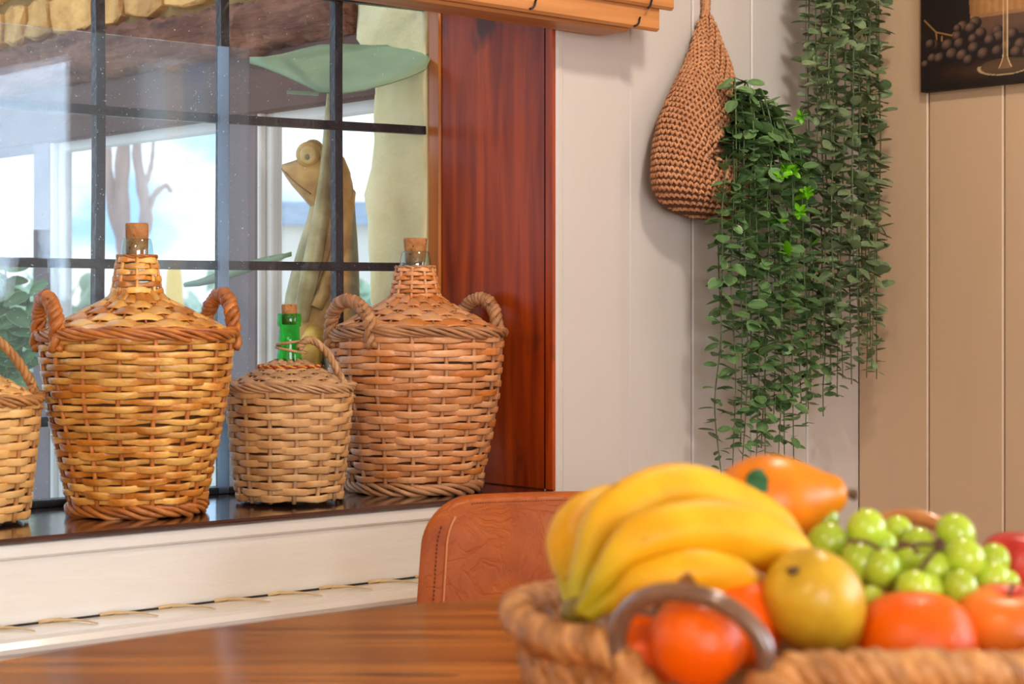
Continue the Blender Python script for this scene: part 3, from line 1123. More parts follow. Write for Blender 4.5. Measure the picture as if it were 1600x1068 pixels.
# ---------------------------------------------------------------- crocheted wall planter
def planter_profile():
    # (py, x left, x right, depth) measured down the bag
    return [(24, 1098, 1107, 0.012), (40, 1092, 1114, 0.022), (70, 1084, 1122, 0.04), (100, 1074, 1133, 0.055), (135, 1058, 1140, 0.07), (165, 1045, 1139, 0.082), (195, 1034, 1136, 0.092), (225, 1029, 1138, 0.10), (255, 1026, 1150, 0.106), (280, 1025, 1160, 0.108), (300, 1028, 1163, 0.104), (318, 1038, 1160, 0.094), (332, 1056, 1148, 0.074), (340, 1080, 1130, 0.045), (343, 1098, 1112, 0.015)]


def build_planter(name, label, dz=0.0, dpx=0.0, copy_of=None):
    anchor = on_y(1103, 24, -0.012)
    root = empty(name, (anchor.x, anchor.y, anchor.z))
    tag(root, label, 'planter')
    inv = Matrix.Translation(-anchor)
    prof = planter_profile()
    Dp = (on_y(1095, 200, -0.004) - CAM).dot(FWD)
    ys = [p[0] for p in prof]

    def surf(t, a):
        py = 24 + (343 - 24) * t
        xl, xr, dp = (np.interp(py, ys, [p[i] for p in prof]) for i in (1, 2, 3))
        ca, sa = math.cos(a), math.sin(a)
        px = (xl + xr) / 2 + (xr - xl) / 2 * ca
        # wall plane runs obliquely: lay the bag out along the wall and bulge it out from it
        w = on_y(px, py, -0.004 - dp * 0.5)
        z = on_y((xl + xr) / 2, py, -0.004 - dp * 0.5).z
        fold = 0.0
        if sa > 0:      # crease running from the opening down to the left
            fx = -14 + np.interp(py, [125, 170, 205, 238, 250], [1142, 1136, 1118, 1088, 1078])
            if 120 < py < 252:
                dist = px - fx
                if dist > 0:
                    fold = 0.042 * min(1, dist / 10) * math.exp(-max(0, py - 225) / 22)
        out = dp * (0.5 + 0.5 * sa) if sa < 0 else dp * (0.5 + 0.5 * sa ** 0.8)
        return Vector((w.x, -0.004 - out + fold, z))

    nt_, na = 46, 48
    body = MB()
    g = [[tuple(inv @ surf(i / (nt_ - 1), 2 * math.pi * j / na)) for j in range(na)] for i in range(nt_)]
    body.grid(g, close_v=True, cap=True)
    bo = body.build('bag', 'crochet_hole_shade', root)
    # stitches: little paired lobes following the surface
    st_ = MB()
    rows = 42
    for i in range(rows):
        t = (i + 0.5) / rows
        circ = sum((surf(t, 2 * math.pi * k / 24) - surf(t, 2 * math.pi * (k + 1) / 24)).length for k in range(24))
        nst = max(5, int(circ / 0.0098))
        for k in range(nst):
            a = 2 * math.pi * (k + 0.5 * (i % 2) + 0.15 * i) / nst
            if math.sin(a) < -0.35:
                continue
            t = min(0.995, max(0.005, (i + 0.5) / rows + 0.11 * math.cos(a) * math.sin(math.pi * (i + 0.5) / rows)))
            p0 = surf(t, a)
            tu = (surf(t, a + 0.05) - surf(t, a - 0.05))
            tv = (surf(min(1, t + 0.01), a) - surf(max(0, t - 0.01), a))
            if tu.length < 1e-6 or tv.length < 1e-6:
                continue
            tu.normalize()
            tv.normalize()
            nn = tu.cross(tv).normalized()
            if nn.y > 0:
                nn = -nn
            for s in (-1, 1):
                d = (tv * 0.95 + tu * 0.62 * s).normalized()
                b2 = nn.cross(d)
                Mx = Matrix((d, b2, nn)).transposed()
                c0 = inv @ (p0 + tu * 0.0024 * s + nn * 0.0020)
                st_.ellipsoid(c0, (0.0060, 0.0026, 0.0030), 5, 6, Mx)
    so = st_.build('stitches', 'crochet', root)
    so['kind'] = 'stuff'
    # edge of the opening and hanging loop
    eg = [surf(np.interp(py, [24, 343], [0, 1]), a) for py, a in ((60, 0.15), (100, 0.12), (130, 0.10), (165, 0.25), (195, 0.75), (225, 1.2), (240, 1.45))]
    for mb in rope(smooth_path([inv @ (e + Vector((0, -0.002, 0))) for e in eg], 50), 2, 0.0026, 0.0028, 16):
        mb.build('edging', 'crochet', root)
    lp = smooth_path([inv @ on_y(1102, 30, -0.012), inv @ on_y(1103, 10, -0.012), inv @ on_y(1102, -20, -0.010), inv @ on_y(1104, -60, -0.008)], 40)
    for mb in rope(lp, 3, 0.0042, 0.0042, 7, ref=(0, 1, 0)):
        mb.build('hanging_loop', 'crochet', root)
    hk = MB()
    hq = inv @ on_y(1104, -60, -0.010)
    hk.tube([(hq.x, -anchor.y + 0.004, hq.z + 0.004), (hq.x, hq.y, hq.z + 0.003), (hq.x, hq.y - 0.006, hq.z + 0.008)], 0.0025, 8)
    hk.build('hook', 'metal_black', root)
    return root


planter = build_planter('crochet_planter', 'tan crocheted teardrop planter hanging on the cream boarded wall below the wooden blind end')


def wall_pt(px, py, out):
    return on_y(px, py, -out)


rg = np.random.default_rng(21)
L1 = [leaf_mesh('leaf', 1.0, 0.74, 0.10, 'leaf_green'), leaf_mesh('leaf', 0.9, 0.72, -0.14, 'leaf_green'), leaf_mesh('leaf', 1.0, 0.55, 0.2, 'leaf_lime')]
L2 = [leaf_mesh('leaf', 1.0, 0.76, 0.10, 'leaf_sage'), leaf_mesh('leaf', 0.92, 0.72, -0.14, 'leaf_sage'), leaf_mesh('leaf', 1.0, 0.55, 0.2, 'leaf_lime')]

pa = on_y(1165, 250, -0.07)
plant1 = tag(empty('trailing_plant', (pa.x, pa.y, pa.z)), 'deep green trailing plant with small round leaves spilling from the crocheted planter', 'plant')
inv1 = Matrix.Translation(-pa)
leaves = []
vines = [  # (x where it hangs, crest y, bottom y, distance out of wall)
    (1122, 330, 742, 0.10), (1132, 240, 560, 0.125), (1146, 200, 735, 0.125), (1156, 175, 690, 0.12), (1164, 160, 735, 0.13),
    (1172, 150, 640, 0.11), (1182, 150, 722, 0.135), (1192, 150, 700, 0.11), (1200, 150, 735, 0.13), (1210, 160, 660, 0.10),
    (1218, 165, 722, 0.125), (1228, 170, 715, 0.10), (1238, 175, 735, 0.13), (1246, 180, 640, 0.09), (1254, 190, 665, 0.115),
    (1262, 205, 640, 0.10), (1272, 230, 610, 0.09), (1282, 280, 560, 0.08), (1288, 420, 650, 0.075), (1176, 130, 420, 0.14), (1206, 140, 460, 0.14), (1150, 125, 400, 0.13), (1234, 165, 500, 0.14)]
for i, (px, cy, by, out) in enumerate(vines):
    ox = 1138 + (px - 1122) * 0.22
    o0 = wall_pt(ox, 250 - (px - 1122) * 0.15, 0.055)
    crest = wall_pt(ox + (px - ox) * 0.55, cy, (0.055 + out) / 2 + 0.02)
    sh = wall_pt(ox + (px - ox) * 0.92, cy + 40, out)
    down = [wall_pt(px + rg.normal(0, 3.0), cy + 90 + (by - cy - 90) * t, out - 0.02 * t) for t in (0.0, 0.33, 0.66, 1.0)]
    pth = smooth_path([o0, crest, sh] + down, 40)
    MB().tube([tuple(inv1 @ Vector(q)) for q in pth], np.linspace(0.0016, 0.0009, 40), 5).build('stem', 'vine_green', plant1)
    leaves += vine_leaves(pth, 0.0178, 0.0285, rg, start=0.02, lime=0.035 if px > 1200 else 0.0)
for (px, py) in ((1228, 262), (1240, 268), (1222, 272), (1252, 180), (1248, 330), (1262, 300)):
    for k in range(7):
        a = k * 0.9 + rg.uniform(0, 0.4)
        d = (RIGHT * math.cos(a) + UP * (math.sin(a) - 0.3) - FWD * rg.uniform(0.1, 1.2)).normalized()
        xx_ = d.cross(-FWD + UP * 0.8 + RIGHT * rg.normal(0, 0.5)).normalized()
        M = Matrix((xx_, d, xx_.cross(d))).transposed().to_4x4()
        leaves.append((Matrix.Translation(wall_pt(px, py, 0.155)) @ M @ Matrix.Scale(0.0155, 4), True))
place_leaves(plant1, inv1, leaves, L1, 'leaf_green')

pb = on_y(1330, -330, -0.08)
plant2 = tag(empty('trailing_plant', (pb.x, pb.y, pb.z)), 'grey-green trailing plant hanging down in the room corner from above', 'plant')
inv2 = Matrix.Translation(-pb)
leaves = []
vines2 = [(1262, 400, 0.10), (1272, 250, 0.12), (1284, 560, 0.11), (1294, 605, 0.09), (1304, 540, 0.13), (1310, 618, 0.10), (1320, 590, 0.12), (1328, 600, 0.09),
          (1336, 560, 0.13), (1342, 520, 0.11), (1350, 590, 0.12), (1358, 540, 0.09), (1366, 575, 0.13), (1372, 592, 0.11), (1300, 380, 0.14), (1332, 420, 0.14), (1356, 400, 0.14)]
for i, (px, by, out) in enumerate(vines2):
    top_ = on_y(1318 + (px - 1318) * 0.55, -300, -0.09)
    pts_ = [top_] + [on_y(px + rg.normal(0, 3.5), -150 + (by + 150) * t, -out + 0.01 * rg.normal()) for t in (0.0, 0.25, 0.5, 0.75, 1.0)]
    pth = smooth_path(pts_, 44)
    MB().tube([tuple(inv2 @ Vector(q)) for q in pth], np.linspace(0.0016, 0.0009, 44), 5).build('stem', 'vine_green', plant2)
    leaves += vine_leaves(pth, 0.0180, 0.0285, rg)
place_leaves(plant2, inv2, leaves, L2, 'leaf_sage')
# wall pot that carries the second plant, above the frame
pot = empty('wall_pot', (pb.x, pb.y, pb.z - 0.06))
tag(pot, 'cream half-round wall pot above the corner plant', 'pot')
MB().lathe([(0.03, -0.02), (0.05, 0.0), (0.065, 0.06), (0.07, 0.10), (0.064, 0.10), (0.06, 0.06), (0.0, 0.05)], 28).build('bowl', 'lamp_white', pot)
MB().tube([(0, 0.06, 0.06), (0, 0.078, 0.07), (0, 0.082, 0.09)], 0.006, 8).build('bracket', 'metal_black', pot)


# ================================================================= WICKER DEMIJOHNS
def strand_ring(Rr, z0, tr_, tz_, w, t, n, amp, phase, segs, wob=0.0, nc=8, a0=0.0):
    th = np.linspace(0, 2 * np.pi, segs, endpoint=False)
    c = np.cos(n / 2 * (th - a0) + phase)
    off = amp * np.sign(c) * np.abs(c) ** 0.65
    kn = rng.uniform(-1, 1, n * 2)
    kn = np.interp(th / (2 * np.pi) * n * 2, np.arange(n * 2 + 1), np.append(kn, kn[0]))
    dz = wob * 0.9 * kn + wob * (np.sin(th * 2 + rng.random() * 6.3) + 0.7 * np.sin(th * 5 + rng.random() * 6.3))
    ww = w * (1 + 0.10 * np.sin(th * 3 + rng.random() * 6.3)) * (0.90 + 0.14 * (c > 0) + 0.0)
    nr, nzv = tz_, -tr_
    ph = np.linspace(0, 2 * np.pi, nc, endpoint=False) + 0.3
    g = np.zeros((segs, nc, 3))
    for k, p in enumerate(ph):
        cx_, sx_ = math.cos(p), math.sin(p)
        cn = t / 2 * math.copysign(abs(cx_) ** 0.6, cx_)
        sn = ww / 2 * math.copysign(abs(sx_) ** 0.45, sx_)
        r = Rr + nr * (off + cn) + tr_ * (sn + dz)
        g[:, k, 0] = r * np.cos(th)
        g[:, k, 1] = r * np.sin(th)
        g[:, k, 2] = z0 + nzv * (off + cn) + tz_ * (sn + dz)
    m = MB()
    m.grid(g, close_u=True, close_v=True)
    return m


def arch_handle(root, Rr, zr, a, half, h, rr, rs, mat, lean=-0.004, turns=5.0):
    pts_ = []
    for k in range(9):
        t = math.pi * k / 8
        an = a + half * math.cos(t) / Rr
        ro = Rr + lean * math.sin(t)
        z = zr + h * math.sin(t) - (0.022 if k in (0, 8) else 0)
        pts_.append((ro * math.cos(an), ro * math.sin(an), z))
    pth = smooth_path(pts_, 70)
    rad = (math.cos(a), math.sin(a), 0)
    core = MB()
    core.tube(pth, rs * 0.7, 6)
    ho = core.build('handle', mat, root)
    for mb in rope(pth, 3, rr, rs, turns, ref=rad, n=7):
        mb.build('strand', mat, ho)


def demijohn(label, x, y, body, zrim, shoulder, neck, nst, rows, mats, row_t, amp, handles=(), cap=None, glass_prof=None, glass_mat='clear_glass', cork=None, rot=0.0, braid_r=0.006, base_braid=True, nneck=8, neck_rows=6, sh_rows=7, thread=False, extra=None):
    """body/shoulder/neck: lists of (z, r) up the wicker."""
    root = empty('wicker_demijohn', (x, y, ZS), rot)
    tag(root, label, 'demijohn')
    light, dark = mats
    bz = np.array([b[0] for b in body])
    br = np.array([b[1] for b in body])
    # stakes
    for k in range(nst):
        a = 2 * math.pi * k / nst
        zs = np.linspace(0.004, zrim, 16)
        pth = [(np.interp(z, bz, br) * math.cos(a + 0.02 * math.sin(z * 40 + k)), np.interp(z, bz, br) * math.sin(a + 0.02 * math.sin(z * 40 + k)), z) for z in zs]
        MB().tube(pth, 0.0033, 6).build('stake', dark, root)
    z0 = 0.020 if base_braid else 0.006
    hrow = (zrim - 0.004 - z0) / rows
    for i in range(rows):
        z = z0 + (i + 0.5) * hrow
        r = float(np.interp(z, bz, br))
        dr = float(np.interp(z + 0.005, bz, br) - np.interp(z - 0.005, bz, br)) / 0.01
        ln = math.hypot(dr, 1)
        strand_ring(r, z, dr / ln, 1 / ln, hrow * random.uniform(0.94, 1.10), row_t * 0.8, nst, amp, math.pi * (i % 2), nst * 9, wob=0.0008).build('weaver', light, root)
    # added dark lining behind the weave; its brown stands for shade in the gaps
    sl = [(max(0.01, float(np.interp(z, bz, br)) - amp - 0.0042), float(z)) for z in np.linspace(0.008, zrim, 10)]
    sl += [(max(0.008, float(r) - 0.0052), float(z)) for z, r in shoulder]
    MB().lathe(sl, 40).build('shade_lining', 'gap_shade', root)
    # rims
    th = np.linspace(0, 2 * np.pi, 160, endpoint=False)
    rr0 = float(np.interp(zrim, bz, br))
    pth = np.stack([(rr0 + 0.001) * np.cos(th), (rr0 + 0.001) * np.sin(th), np.full(160, zrim) + 0.0015 * np.sin(th * 3)], -1)
    for mb in rope(pth, 6, braid_r, braid_r * 0.50, 6, closed=True, n=6, jit=0.25):
        mb.build('rim_strand', dark, root)
    if base_braid:
        rb = float(br[0])
        pth = np.stack([rb * np.cos(th), rb * np.sin(th), np.full(160, 0.010)], -1)
        for mb in rope(pth, 5, 0.0068, 0.0040, 5, closed=True, n=6, jit=0.25):
            mb.build('foot_strand', dark, root)
    # shoulder
    sz_ = np.array([s[0] for s in shoulder])
    sr_ = np.array([s[1] for s in shoulder])
    tt = np.linspace(0, 1, len(shoulder))
    ns2 = nst + 4
    for i in range(sh_rows):
        t = (i + 0.5) / sh_rows
        z, r = float(np.interp(t, tt, sz_)), float(np.interp(t, tt, sr_))
        z2, r2 = float(np.interp(min(1, t + 0.05), tt, sz_)), float(np.interp(min(1, t + 0.05), tt, sr_))
        z1, r1 = float(np.interp(max(0, t - 0.05), tt, sz_)), float(np.interp(max(0, t - 0.05), tt, sr_))
        ln = math.hypot(r2 - r1, z2 - z1)
        slant = math.hypot(sr_[0] - sr_[-1], sz_[0] - sz_[-1]) / sh_rows
        strand_ring(r, z, (r2 - r1) / ln, (z2 - z1) / ln, slant * 1.40, 0.0030, ns2, amp * 0.6, math.pi * (i % 2), ns2 * 8, wob=0.0006).build('shoulder_weaver', light if not thread else dark, root)
    for k in range(ns2):
        a = 2 * math.pi * k / ns2
        pth = [(np.interp(t, tt, sr_) * math.cos(a), np.interp(t, tt, sr_) * math.sin(a), np.interp(t, tt, sz_)) for t in np.linspace(0, 1, 8)]
        MB().tube(pth, 0.0017, 5).build('shoulder_stake', dark, root)
    if thread:
        t = 0.62
        z, r = float(np.interp(t, tt, sz_)), float(np.interp(t, tt, sr_))
        pth = np.stack([(r + 0.004) * np.cos(th), (r + 0.004) * np.sin(th), np.full(160, z + 0.003)], -1)
        for k, mb in enumerate(rope(pth, 2, 0.0013, 0.0014, 16, closed=True, n=5)):
            mb.build('thread', ('red_thread', 'yellow_thread')[k], root)
    if neck:
        nz2 = np.array([s[0] for s in neck])
        nr2 = np.array([s[1] for s in neck])
        hh = (nz2[-1] - nz2[0]) / neck_rows
        for i in range(neck_rows):
            z = nz2[0] + (i + 0.5) * hh
            r = float(np.interp(z, nz2, nr2))
            dr = (nr2[-1] - nr2[0]) / (nz2[-1] - nz2[0])
            ln = math.hypot(dr, 1)
            strand_ring(r, z, dr / ln, 1 / ln, hh * 0.94, 0.0028, nneck, 0.0022, math.pi * (i % 2), nneck * 10, wob=0.0004, a0=0.2).build('neck_weaver', light, root)
        for k in range(nneck):
            a = 2 * math.pi * k / nneck + 0.2
            MB().tube([(np.interp(z, nz2, nr2) * math.cos(a), np.interp(z, nz2, nr2) * math.sin(a), z) for z in np.linspace(nz2[0] - 0.004, nz2[-1], 6)], 0.0026, 5, flat=1.4).build('neck_stake', light, root)
        pth = np.stack([(nr2[-1] + 0.001) * np.cos(th[::4]), (nr2[-1] + 0.001) * np.sin(th[::4]), np.full(40, nz2[-1] + 0.001)], -1)
        for mb in rope(pth, 2, 0.0016, 0.0016, 7, closed=True, n=5):
            mb.build('neck_rim', dark, root)
    # bottle: outside and inside surface
    zi = np.linspace(0.012, zrim - 0.01, 8)
    outer = [(0.001, 0.010)] + [(max(0.01, np.interp(z, bz, br) - 0.013), z) for z in zi] + [(float(r) - 0.009, float(z)) for z, r in shoulder[1:-1]]
    outer += [(r, z) for z, r in glass_prof]
    MB().lathe(outer + [(outer[-1][0] - 0.003, outer[-1][1] - 0.0005)], 32).build('bottle', glass_mat, root)
    zc0, zc1, rc0, rc1 = cork
    MB().lathe([(0.0005, zc0), (rc0 * 0.9, zc0), (rc0, zc0 + 0.001), ((rc0 + rc1) / 2, (zc0 + zc1) / 2), (rc1, zc1 - 0.002), (rc1 * 0.92, zc1), (0.0005, zc1 + 0.0003)], 24).build('cork', 'cork', root)
    for (a, half, h, rr_, rs_, tn) in handles:
        arch_handle(root, rr0 + 0.003, zrim, a, half, h, rr_, rs_, dark, turns=tn)
    if extra:
        extra(root, rr0)
    return root


def spot(px, D):
    q = P(px, HOR, D)
    return q.x, q.y


# angles: the camera looks along FWD; angle 0 faces image right
x, y = spot(214, 2.585)
demijohn('large golden wicker demijohn with cork and two rope handles, the tallest on the sill', x, y,
         [(0, 0.088), (0.03, 0.094), (0.08, 0.105), (0.14, 0.117), (0.20, 0.126), (0.25, 0.130)], 0.247,
         [(0.250, 0.126), (0.260, 0.108), (0.272, 0.084), (0.284, 0.060), (0.294, 0.040), (0.302, 0.033)],
         [(0.302, 0.0335), (0.352, 0.0255)], 16, 25, ('wicker_gold', 'wicker_gold_dark'), 0.0050, 0.0038,
         handles=[(math.pi + 0.56, 0.041, 0.050, 0.0060, 0.0056, 6.0), (0.60, 0.047, 0.054, 0.0060, 0.0056, 6.0)],
         glass_prof=[(0.300, 0.030), (0.345, 0.0215), (0.356, 0.0225), (0.366, 0.0215), (0.376, 0.0195), (0.3775, 0.0185)],
         cork=(0.350, 0.399, 0.0150, 0.0158), rot=-YAW)
x, y = spot(649, 2.90)
demijohn('large russet wicker demijohn with cork and two rope handles against the red wood window lining', x, y,
         [(0, 0.098), (0.03, 0.103), (0.08, 0.114), (0.14, 0.125), (0.20, 0.131), (0.25, 0.133)], 0.245,
         [(0.248, 0.129), (0.258, 0.110), (0.270, 0.088), (0.280, 0.068), (0.290, 0.050), (0.298, 0.039)],
         [(0.298, 0.0385), (0.344, 0.0285)], 16, 22, ('wicker_russet', 'wicker_russet_dark'), 0.0050, 0.0038,
         handles=[(math.pi + 0.74, 0.052, 0.048, 0.0060, 0.0056, 6.5), (0.72, 0.050, 0.052, 0.0060, 0.0056, 6.5)],
         glass_prof=[(0.296, 0.034), (0.338, 0.0245), (0.346, 0.0250), (0.358, 0.0235), (0.368, 0.0215), (0.3695, 0.0205)],
         cork=(0.352, 0.390, 0.0155, 0.0185), rot=-YAW, neck_rows=7, nneck=10)


def cord_green(root, rr0):
    # loops round the green neck and the twisted cord down to the rim
    for k, (z, r, tl) in enumerate(((0.232, 0.0205, 0.003), (0.221, 0.0215, -0.004))):
        th = np.linspace(0, 2 * np.pi, 40, endpoint=False)
        pth = np.stack([r * np.cos(th) + 0.003, r * np.sin(th), z + tl * np.cos(th)], -1)
        MB().tube(pth, 0.0022, 6, closed=True).build('neck_loop', 'wicker_tan_dark', root)
    pth = smooth_path([(0.016, -0.020, 0.224), (0.030, -0.016, 0.236), (0.052, -0.006, 0.222), (0.070, 0.0, 0.192), (0.083, 0.0, 0.165), (rr0 + 0.002, 0.0, 0.150)], 60)
    core = MB()
    core.tube(pth, 0.003, 6)
    ho = core.build('handle', 'wicker_tan_dark', root)
    for mb in rope(pth, 3, 0.0030, 0.0031, 5.5, ref=(0, 1, 0)):
        mb.build('strand', 'wicker_tan_dark', ho)


def cord_straw(root, rr0):
    pth = smooth_path([(-0.02, -0.02, 0.236), (0.030, -0.016, 0.246), (0.058, -0.010, 0.225), (0.078, -0.004, 0.195), (0.088, 0.0, 0.172), (rr0 + 0.002, 0.0, 0.150)], 60)
    core = MB()
    core.tube(pth, 0.003, 6)
    ho = core.build('handle', 'wicker_straw_dark', root)
    for mb in rope(pth, 3, 0.0034, 0.0034, 6, ref=(0, 1, 0)):
        mb.build('strand', 'wicker_straw_dark', ho)


sm_body = [(0, 0.074), (0.04, 0.0785), (0.08, 0.083), (0.12, 0.087), (0.17, 0.091)]
sm_sh = [(0.170, 0.086), (0.178, 0.072), (0.186, 0.057), (0.194, 0.042), (0.200, 0.030), (0.205, 0.020)]
gp = [(0.198, 0.0185), (0.206, 0.0185), (0.232, 0.0160), (0.254, 0.0146), (0.256, 0.0172), (0.262, 0.0178), (0.272, 0.0176), (0.274, 0.0165)]
x, y = spot(452, 2.735)
demijohn('small tan wicker demijohn with a green glass neck and red-yellow thread', x, y, sm_body, 0.168, sm_sh, None, 14, 16, ('wicker_tan', 'wicker_tan_dark'), 0.0042, 0.0032,
         glass_prof=gp, glass_mat='green_glass', cork=(0.258, 0.2875, 0.0108, 0.0115), rot=-YAW, base_braid=False, sh_rows=9, thread=True, extra=cord_green, braid_r=0.0048)
x, y = spot(-50, 2.47)
demijohn('small pale straw wicker demijohn with looped cord handle, beside the tallest demijohn', x, y, [(a, b * 1.02) for a, b in sm_body], 0.164, [(a - 0.004, b) for a, b in sm_sh], None, 14, 15, ('wicker_straw', 'wicker_straw_dark'), 0.0042, 0.0032,
         glass_prof=gp, glass_mat='green_glass', cork=(0.258, 0.2875, 0.0108, 0.0115), rot=-YAW, base_braid=False, sh_rows=8, extra=cord_straw, braid_r=0.0055)

# ================================================================= WOODEN BLIND
q0 = on_y(1047, 22, -0.10)
bl = tag(empty('wooden_blind', (q0.x, -0.05, q0.z)), 'folded wooden slat blind hanging above the window', 'blind')
bl.rotation_euler = (0, R(0.45), 0)
slat = [  # (right end offset, y0, y1, z0, z1)
    (-0.075, -0.038, 0.030, -0.034, -0.024), (-0.03, -0.050, -0.040, -0.026, 0.012), (0.0, -0.062, -0.050, 0.004, 0.058), (0.0, -0.040, -0.030, 0.02, 0.085), (0.0, -0.020, -0.010, 0.02, 0.095), (0.0, 0.000, 0.010, -0.018, 0.095), (0.0, -0.062, -0.050, 0.062, 0.120)]
slat[1] = (-0.022, -0.052, -0.040, -0.030, 0.010)
for (dx, y0, y1, z0, z1) in slat:
    boxo('slat', (-2.9, y0, z0), (dx, y1, z1), 'blind_wood', bl, bev=0.004)
for xx_, yy_, zz_, tlt in ((-0.060, -0.0635, 0.006, 0.5), (-0.075, -0.053, -0.022, 1.0), (-0.29, -0.053, -0.020, 1.0), (-0.33, -0.0635, 0.01, 0.6)):
    MB().tube(smooth_path([(xx_ - 0.007 * tlt, yy_, zz_ - 0.006), (xx_, yy_ - 0.002, zz_ - 0.002), (xx_ + 0.003, yy_ - 0.002, zz_ + 0.006), (xx_ + 0.006, yy_, zz_ + 0.009)], 10), 0.0016, 6).build('cord_knot', 'metal_black', bl)

# ================================================================= PICTURE ON THE RIGHT WALL
pc = on_x(1438, 144, -0.024)
PW_, PH_ = 0.60, 0.42
pic = tag(empty('canvas_picture', (0, pc.y, pc.z)), 'dark canvas print of black grapes, a wooden barrel and a wine glass', 'picture')
boxo('canvas', (-0.022, -PW_, 0.0), (-0.003, 0.0, PH_), 'canvas_edge', pic)
NA, NB = 480, 340
aa = np.linspace(0, PW_, NA)
bb = np.linspace(0, PH_, NB)
A_, B_ = np.meshgrid(aa, bb, indexing='ij')
img = np.zeros((NA, NB, 3))
img[:] = C(28, 18, 16)
prn = np.random.default_rng(5)
noise = prn.random((NA // 8 + 2, NB // 8 + 2))
noise = np.kron(noise, np.ones((8, 8)))[:NA, :NB]


def blend(mask, colr):
    global img
    img = img * (1 - mask[..., None]) + np.asarray(colr) * mask[..., None]


def cx_(x):
    return (x - 375) / 4.272 / 770


def cz_(x, yy):
    return (612 - 0.105 * (x - 375) - yy) / 4.272 / 905


# table surface glow
tb = np.clip(1 - np.abs(B_ - cz_(700, 470)) / 0.018, 0, 1) * np.clip((A_ - 0.02) / 0.1, 0, 1)
blend(tb * 0.5, C(92, 58, 42))
# barrel
bx0, bx1 = cx_(710), cx_(1600)
edge = bx0 + 0.012 * ((B_ - cz_(720, 110)) / 0.1)
msk = ((A_ > bx0 - 0.25 * (B_ - cz_(720, 110)) * 0.35) & (B_ > cz_(720, 112)) & (A_ < bx1)).astype(float)
st2 = 0.5 + 0.5 * np.sin(A_ * 420 + 3 * np.sin(B_ * 60))
blend(msk, C(176, 128, 76))
blend(msk * st2 * 0.35, C(130, 84, 44))
blend(msk * np.clip(1 - (A_ - bx0) / 0.03, 0, 1) * 0.5, C(90, 56, 34))
hoop = ((A_ > bx0 + 0.003) & (B_ > cz_(720, 260)) & (B_ < cz_(720, 112)) & (A_ < bx1)).astype(float)
blend(hoop, C(98, 70, 56))
blend(((A_ > bx0) & (np.abs(B_ - cz_(720, 115)) < 0.0028)).astype(float), C(150, 108, 70))
blend((hoop > 0) * np.clip((cz_(720, 190) - B_) / 0.02, 0, 1) * 0.7, C(50, 34, 28))
# grape stalk
for (xa, ya, xb, yb) in ((400, 130, 480, 210), (480, 210, 590, 235), (590, 235, 630, 180), (480, 210, 485, 260), (520, 240, 520, 270)):
    for t in np.linspace(0, 1, 30):
        xx_, yy_ = xa + (xb - xa) * t, ya + (yb - ya) * t
        blend(np.clip(1.6 - np.hypot(A_ - cx_(xx_), B_ - cz_(xx_, yy_)) / 0.0011, 0, 1), C(150, 110, 60))
gr = [(745, 155, 44), (660, 180, 44), (715, 190, 42), (625, 190, 30), (780, 225, 42), (625, 240, 36), (470, 300, 40), (440, 290, 36), (560, 300, 46), (640, 290, 42), (730, 260, 36), (890, 210, 40), (900, 250, 44), (985, 235, 44), (840, 270, 40), (735, 320, 44), (455, 385, 36), (505, 385, 42), (590, 360, 46), (660, 370, 46), (800, 360, 46), (405, 425, 30), (700, 400, 40), (890, 340, 40), (1040, 300, 46), (950, 310, 40), (1010, 350, 44), (1090, 350, 44)]
for (gx, gy, gr_) in gr:
    ra = gr_ / 4.272 / 770 * 0.98
    rb_ = gr_ / 4.272 / 905 * 0.98
    u_, v_ = (A_ - cx_(gx)) / ra, (B_ - cz_(gx, gy)) / rb_
    d = np.hypot(u_, v_)
    blend(np.clip((1.02 - d) * 12, 0, 1), C(26, 18, 20))
    sh_ = np.clip(1 - np.hypot(u_ + 0.32, v_ - 0.38) / 1.0, 0, 1) * np.clip((1.0 - d) * 8, 0, 1)
    blend(sh_ * 0.85, C(128, 100, 82))
# wine glass stem and foot
sx_ = cx_(940)
wst = 0.004 + 0.010 * np.clip((B_ - cz_(940, 60)) / 0.2, 0, 1) ** 2 + 0.012 * np.clip((cz_(940, 350) - B_) / 0.03, 0, 1) ** 2
ms = ((np.abs(A_ - sx_) < wst) & (B_ > cz_(940, 455))).astype(float)
blend(ms * 0.35, C(170, 130, 84))
blend(((np.abs(np.abs(A_ - sx_) - wst) < 0.0010) & (B_ > cz_(940, 450))).astype(float) * 0.85, C(226, 200, 160))
ft = np.hypot((A_ - sx_) / 0.052, (B_ - cz_(940, 440)) / 0.014)
blend((np.abs(ft - 1) < 0.07) * (B_ < cz_(940, 425)) * 0.55, C(214, 188, 140))
blend((ft < 1) * 0.10, C(190, 160, 110))
bowl = np.hypot((A_ - sx_) / 0.075, (B_ - 0.33) / 0.11)
blend((bowl < 1) * (B_ < 0.36) * 0.8, C(80, 18, 26))
blend((np.abs(bowl - 1) < 0.03) * 0.7, C(214, 188, 150))
img *= (0.92 + 0.16 * noise[..., None])
g = np.stack([np.full_like(A_, -0.0225), -A_, B_], -1)
MB().grid(g, color=img).build('print', 'print', pic)

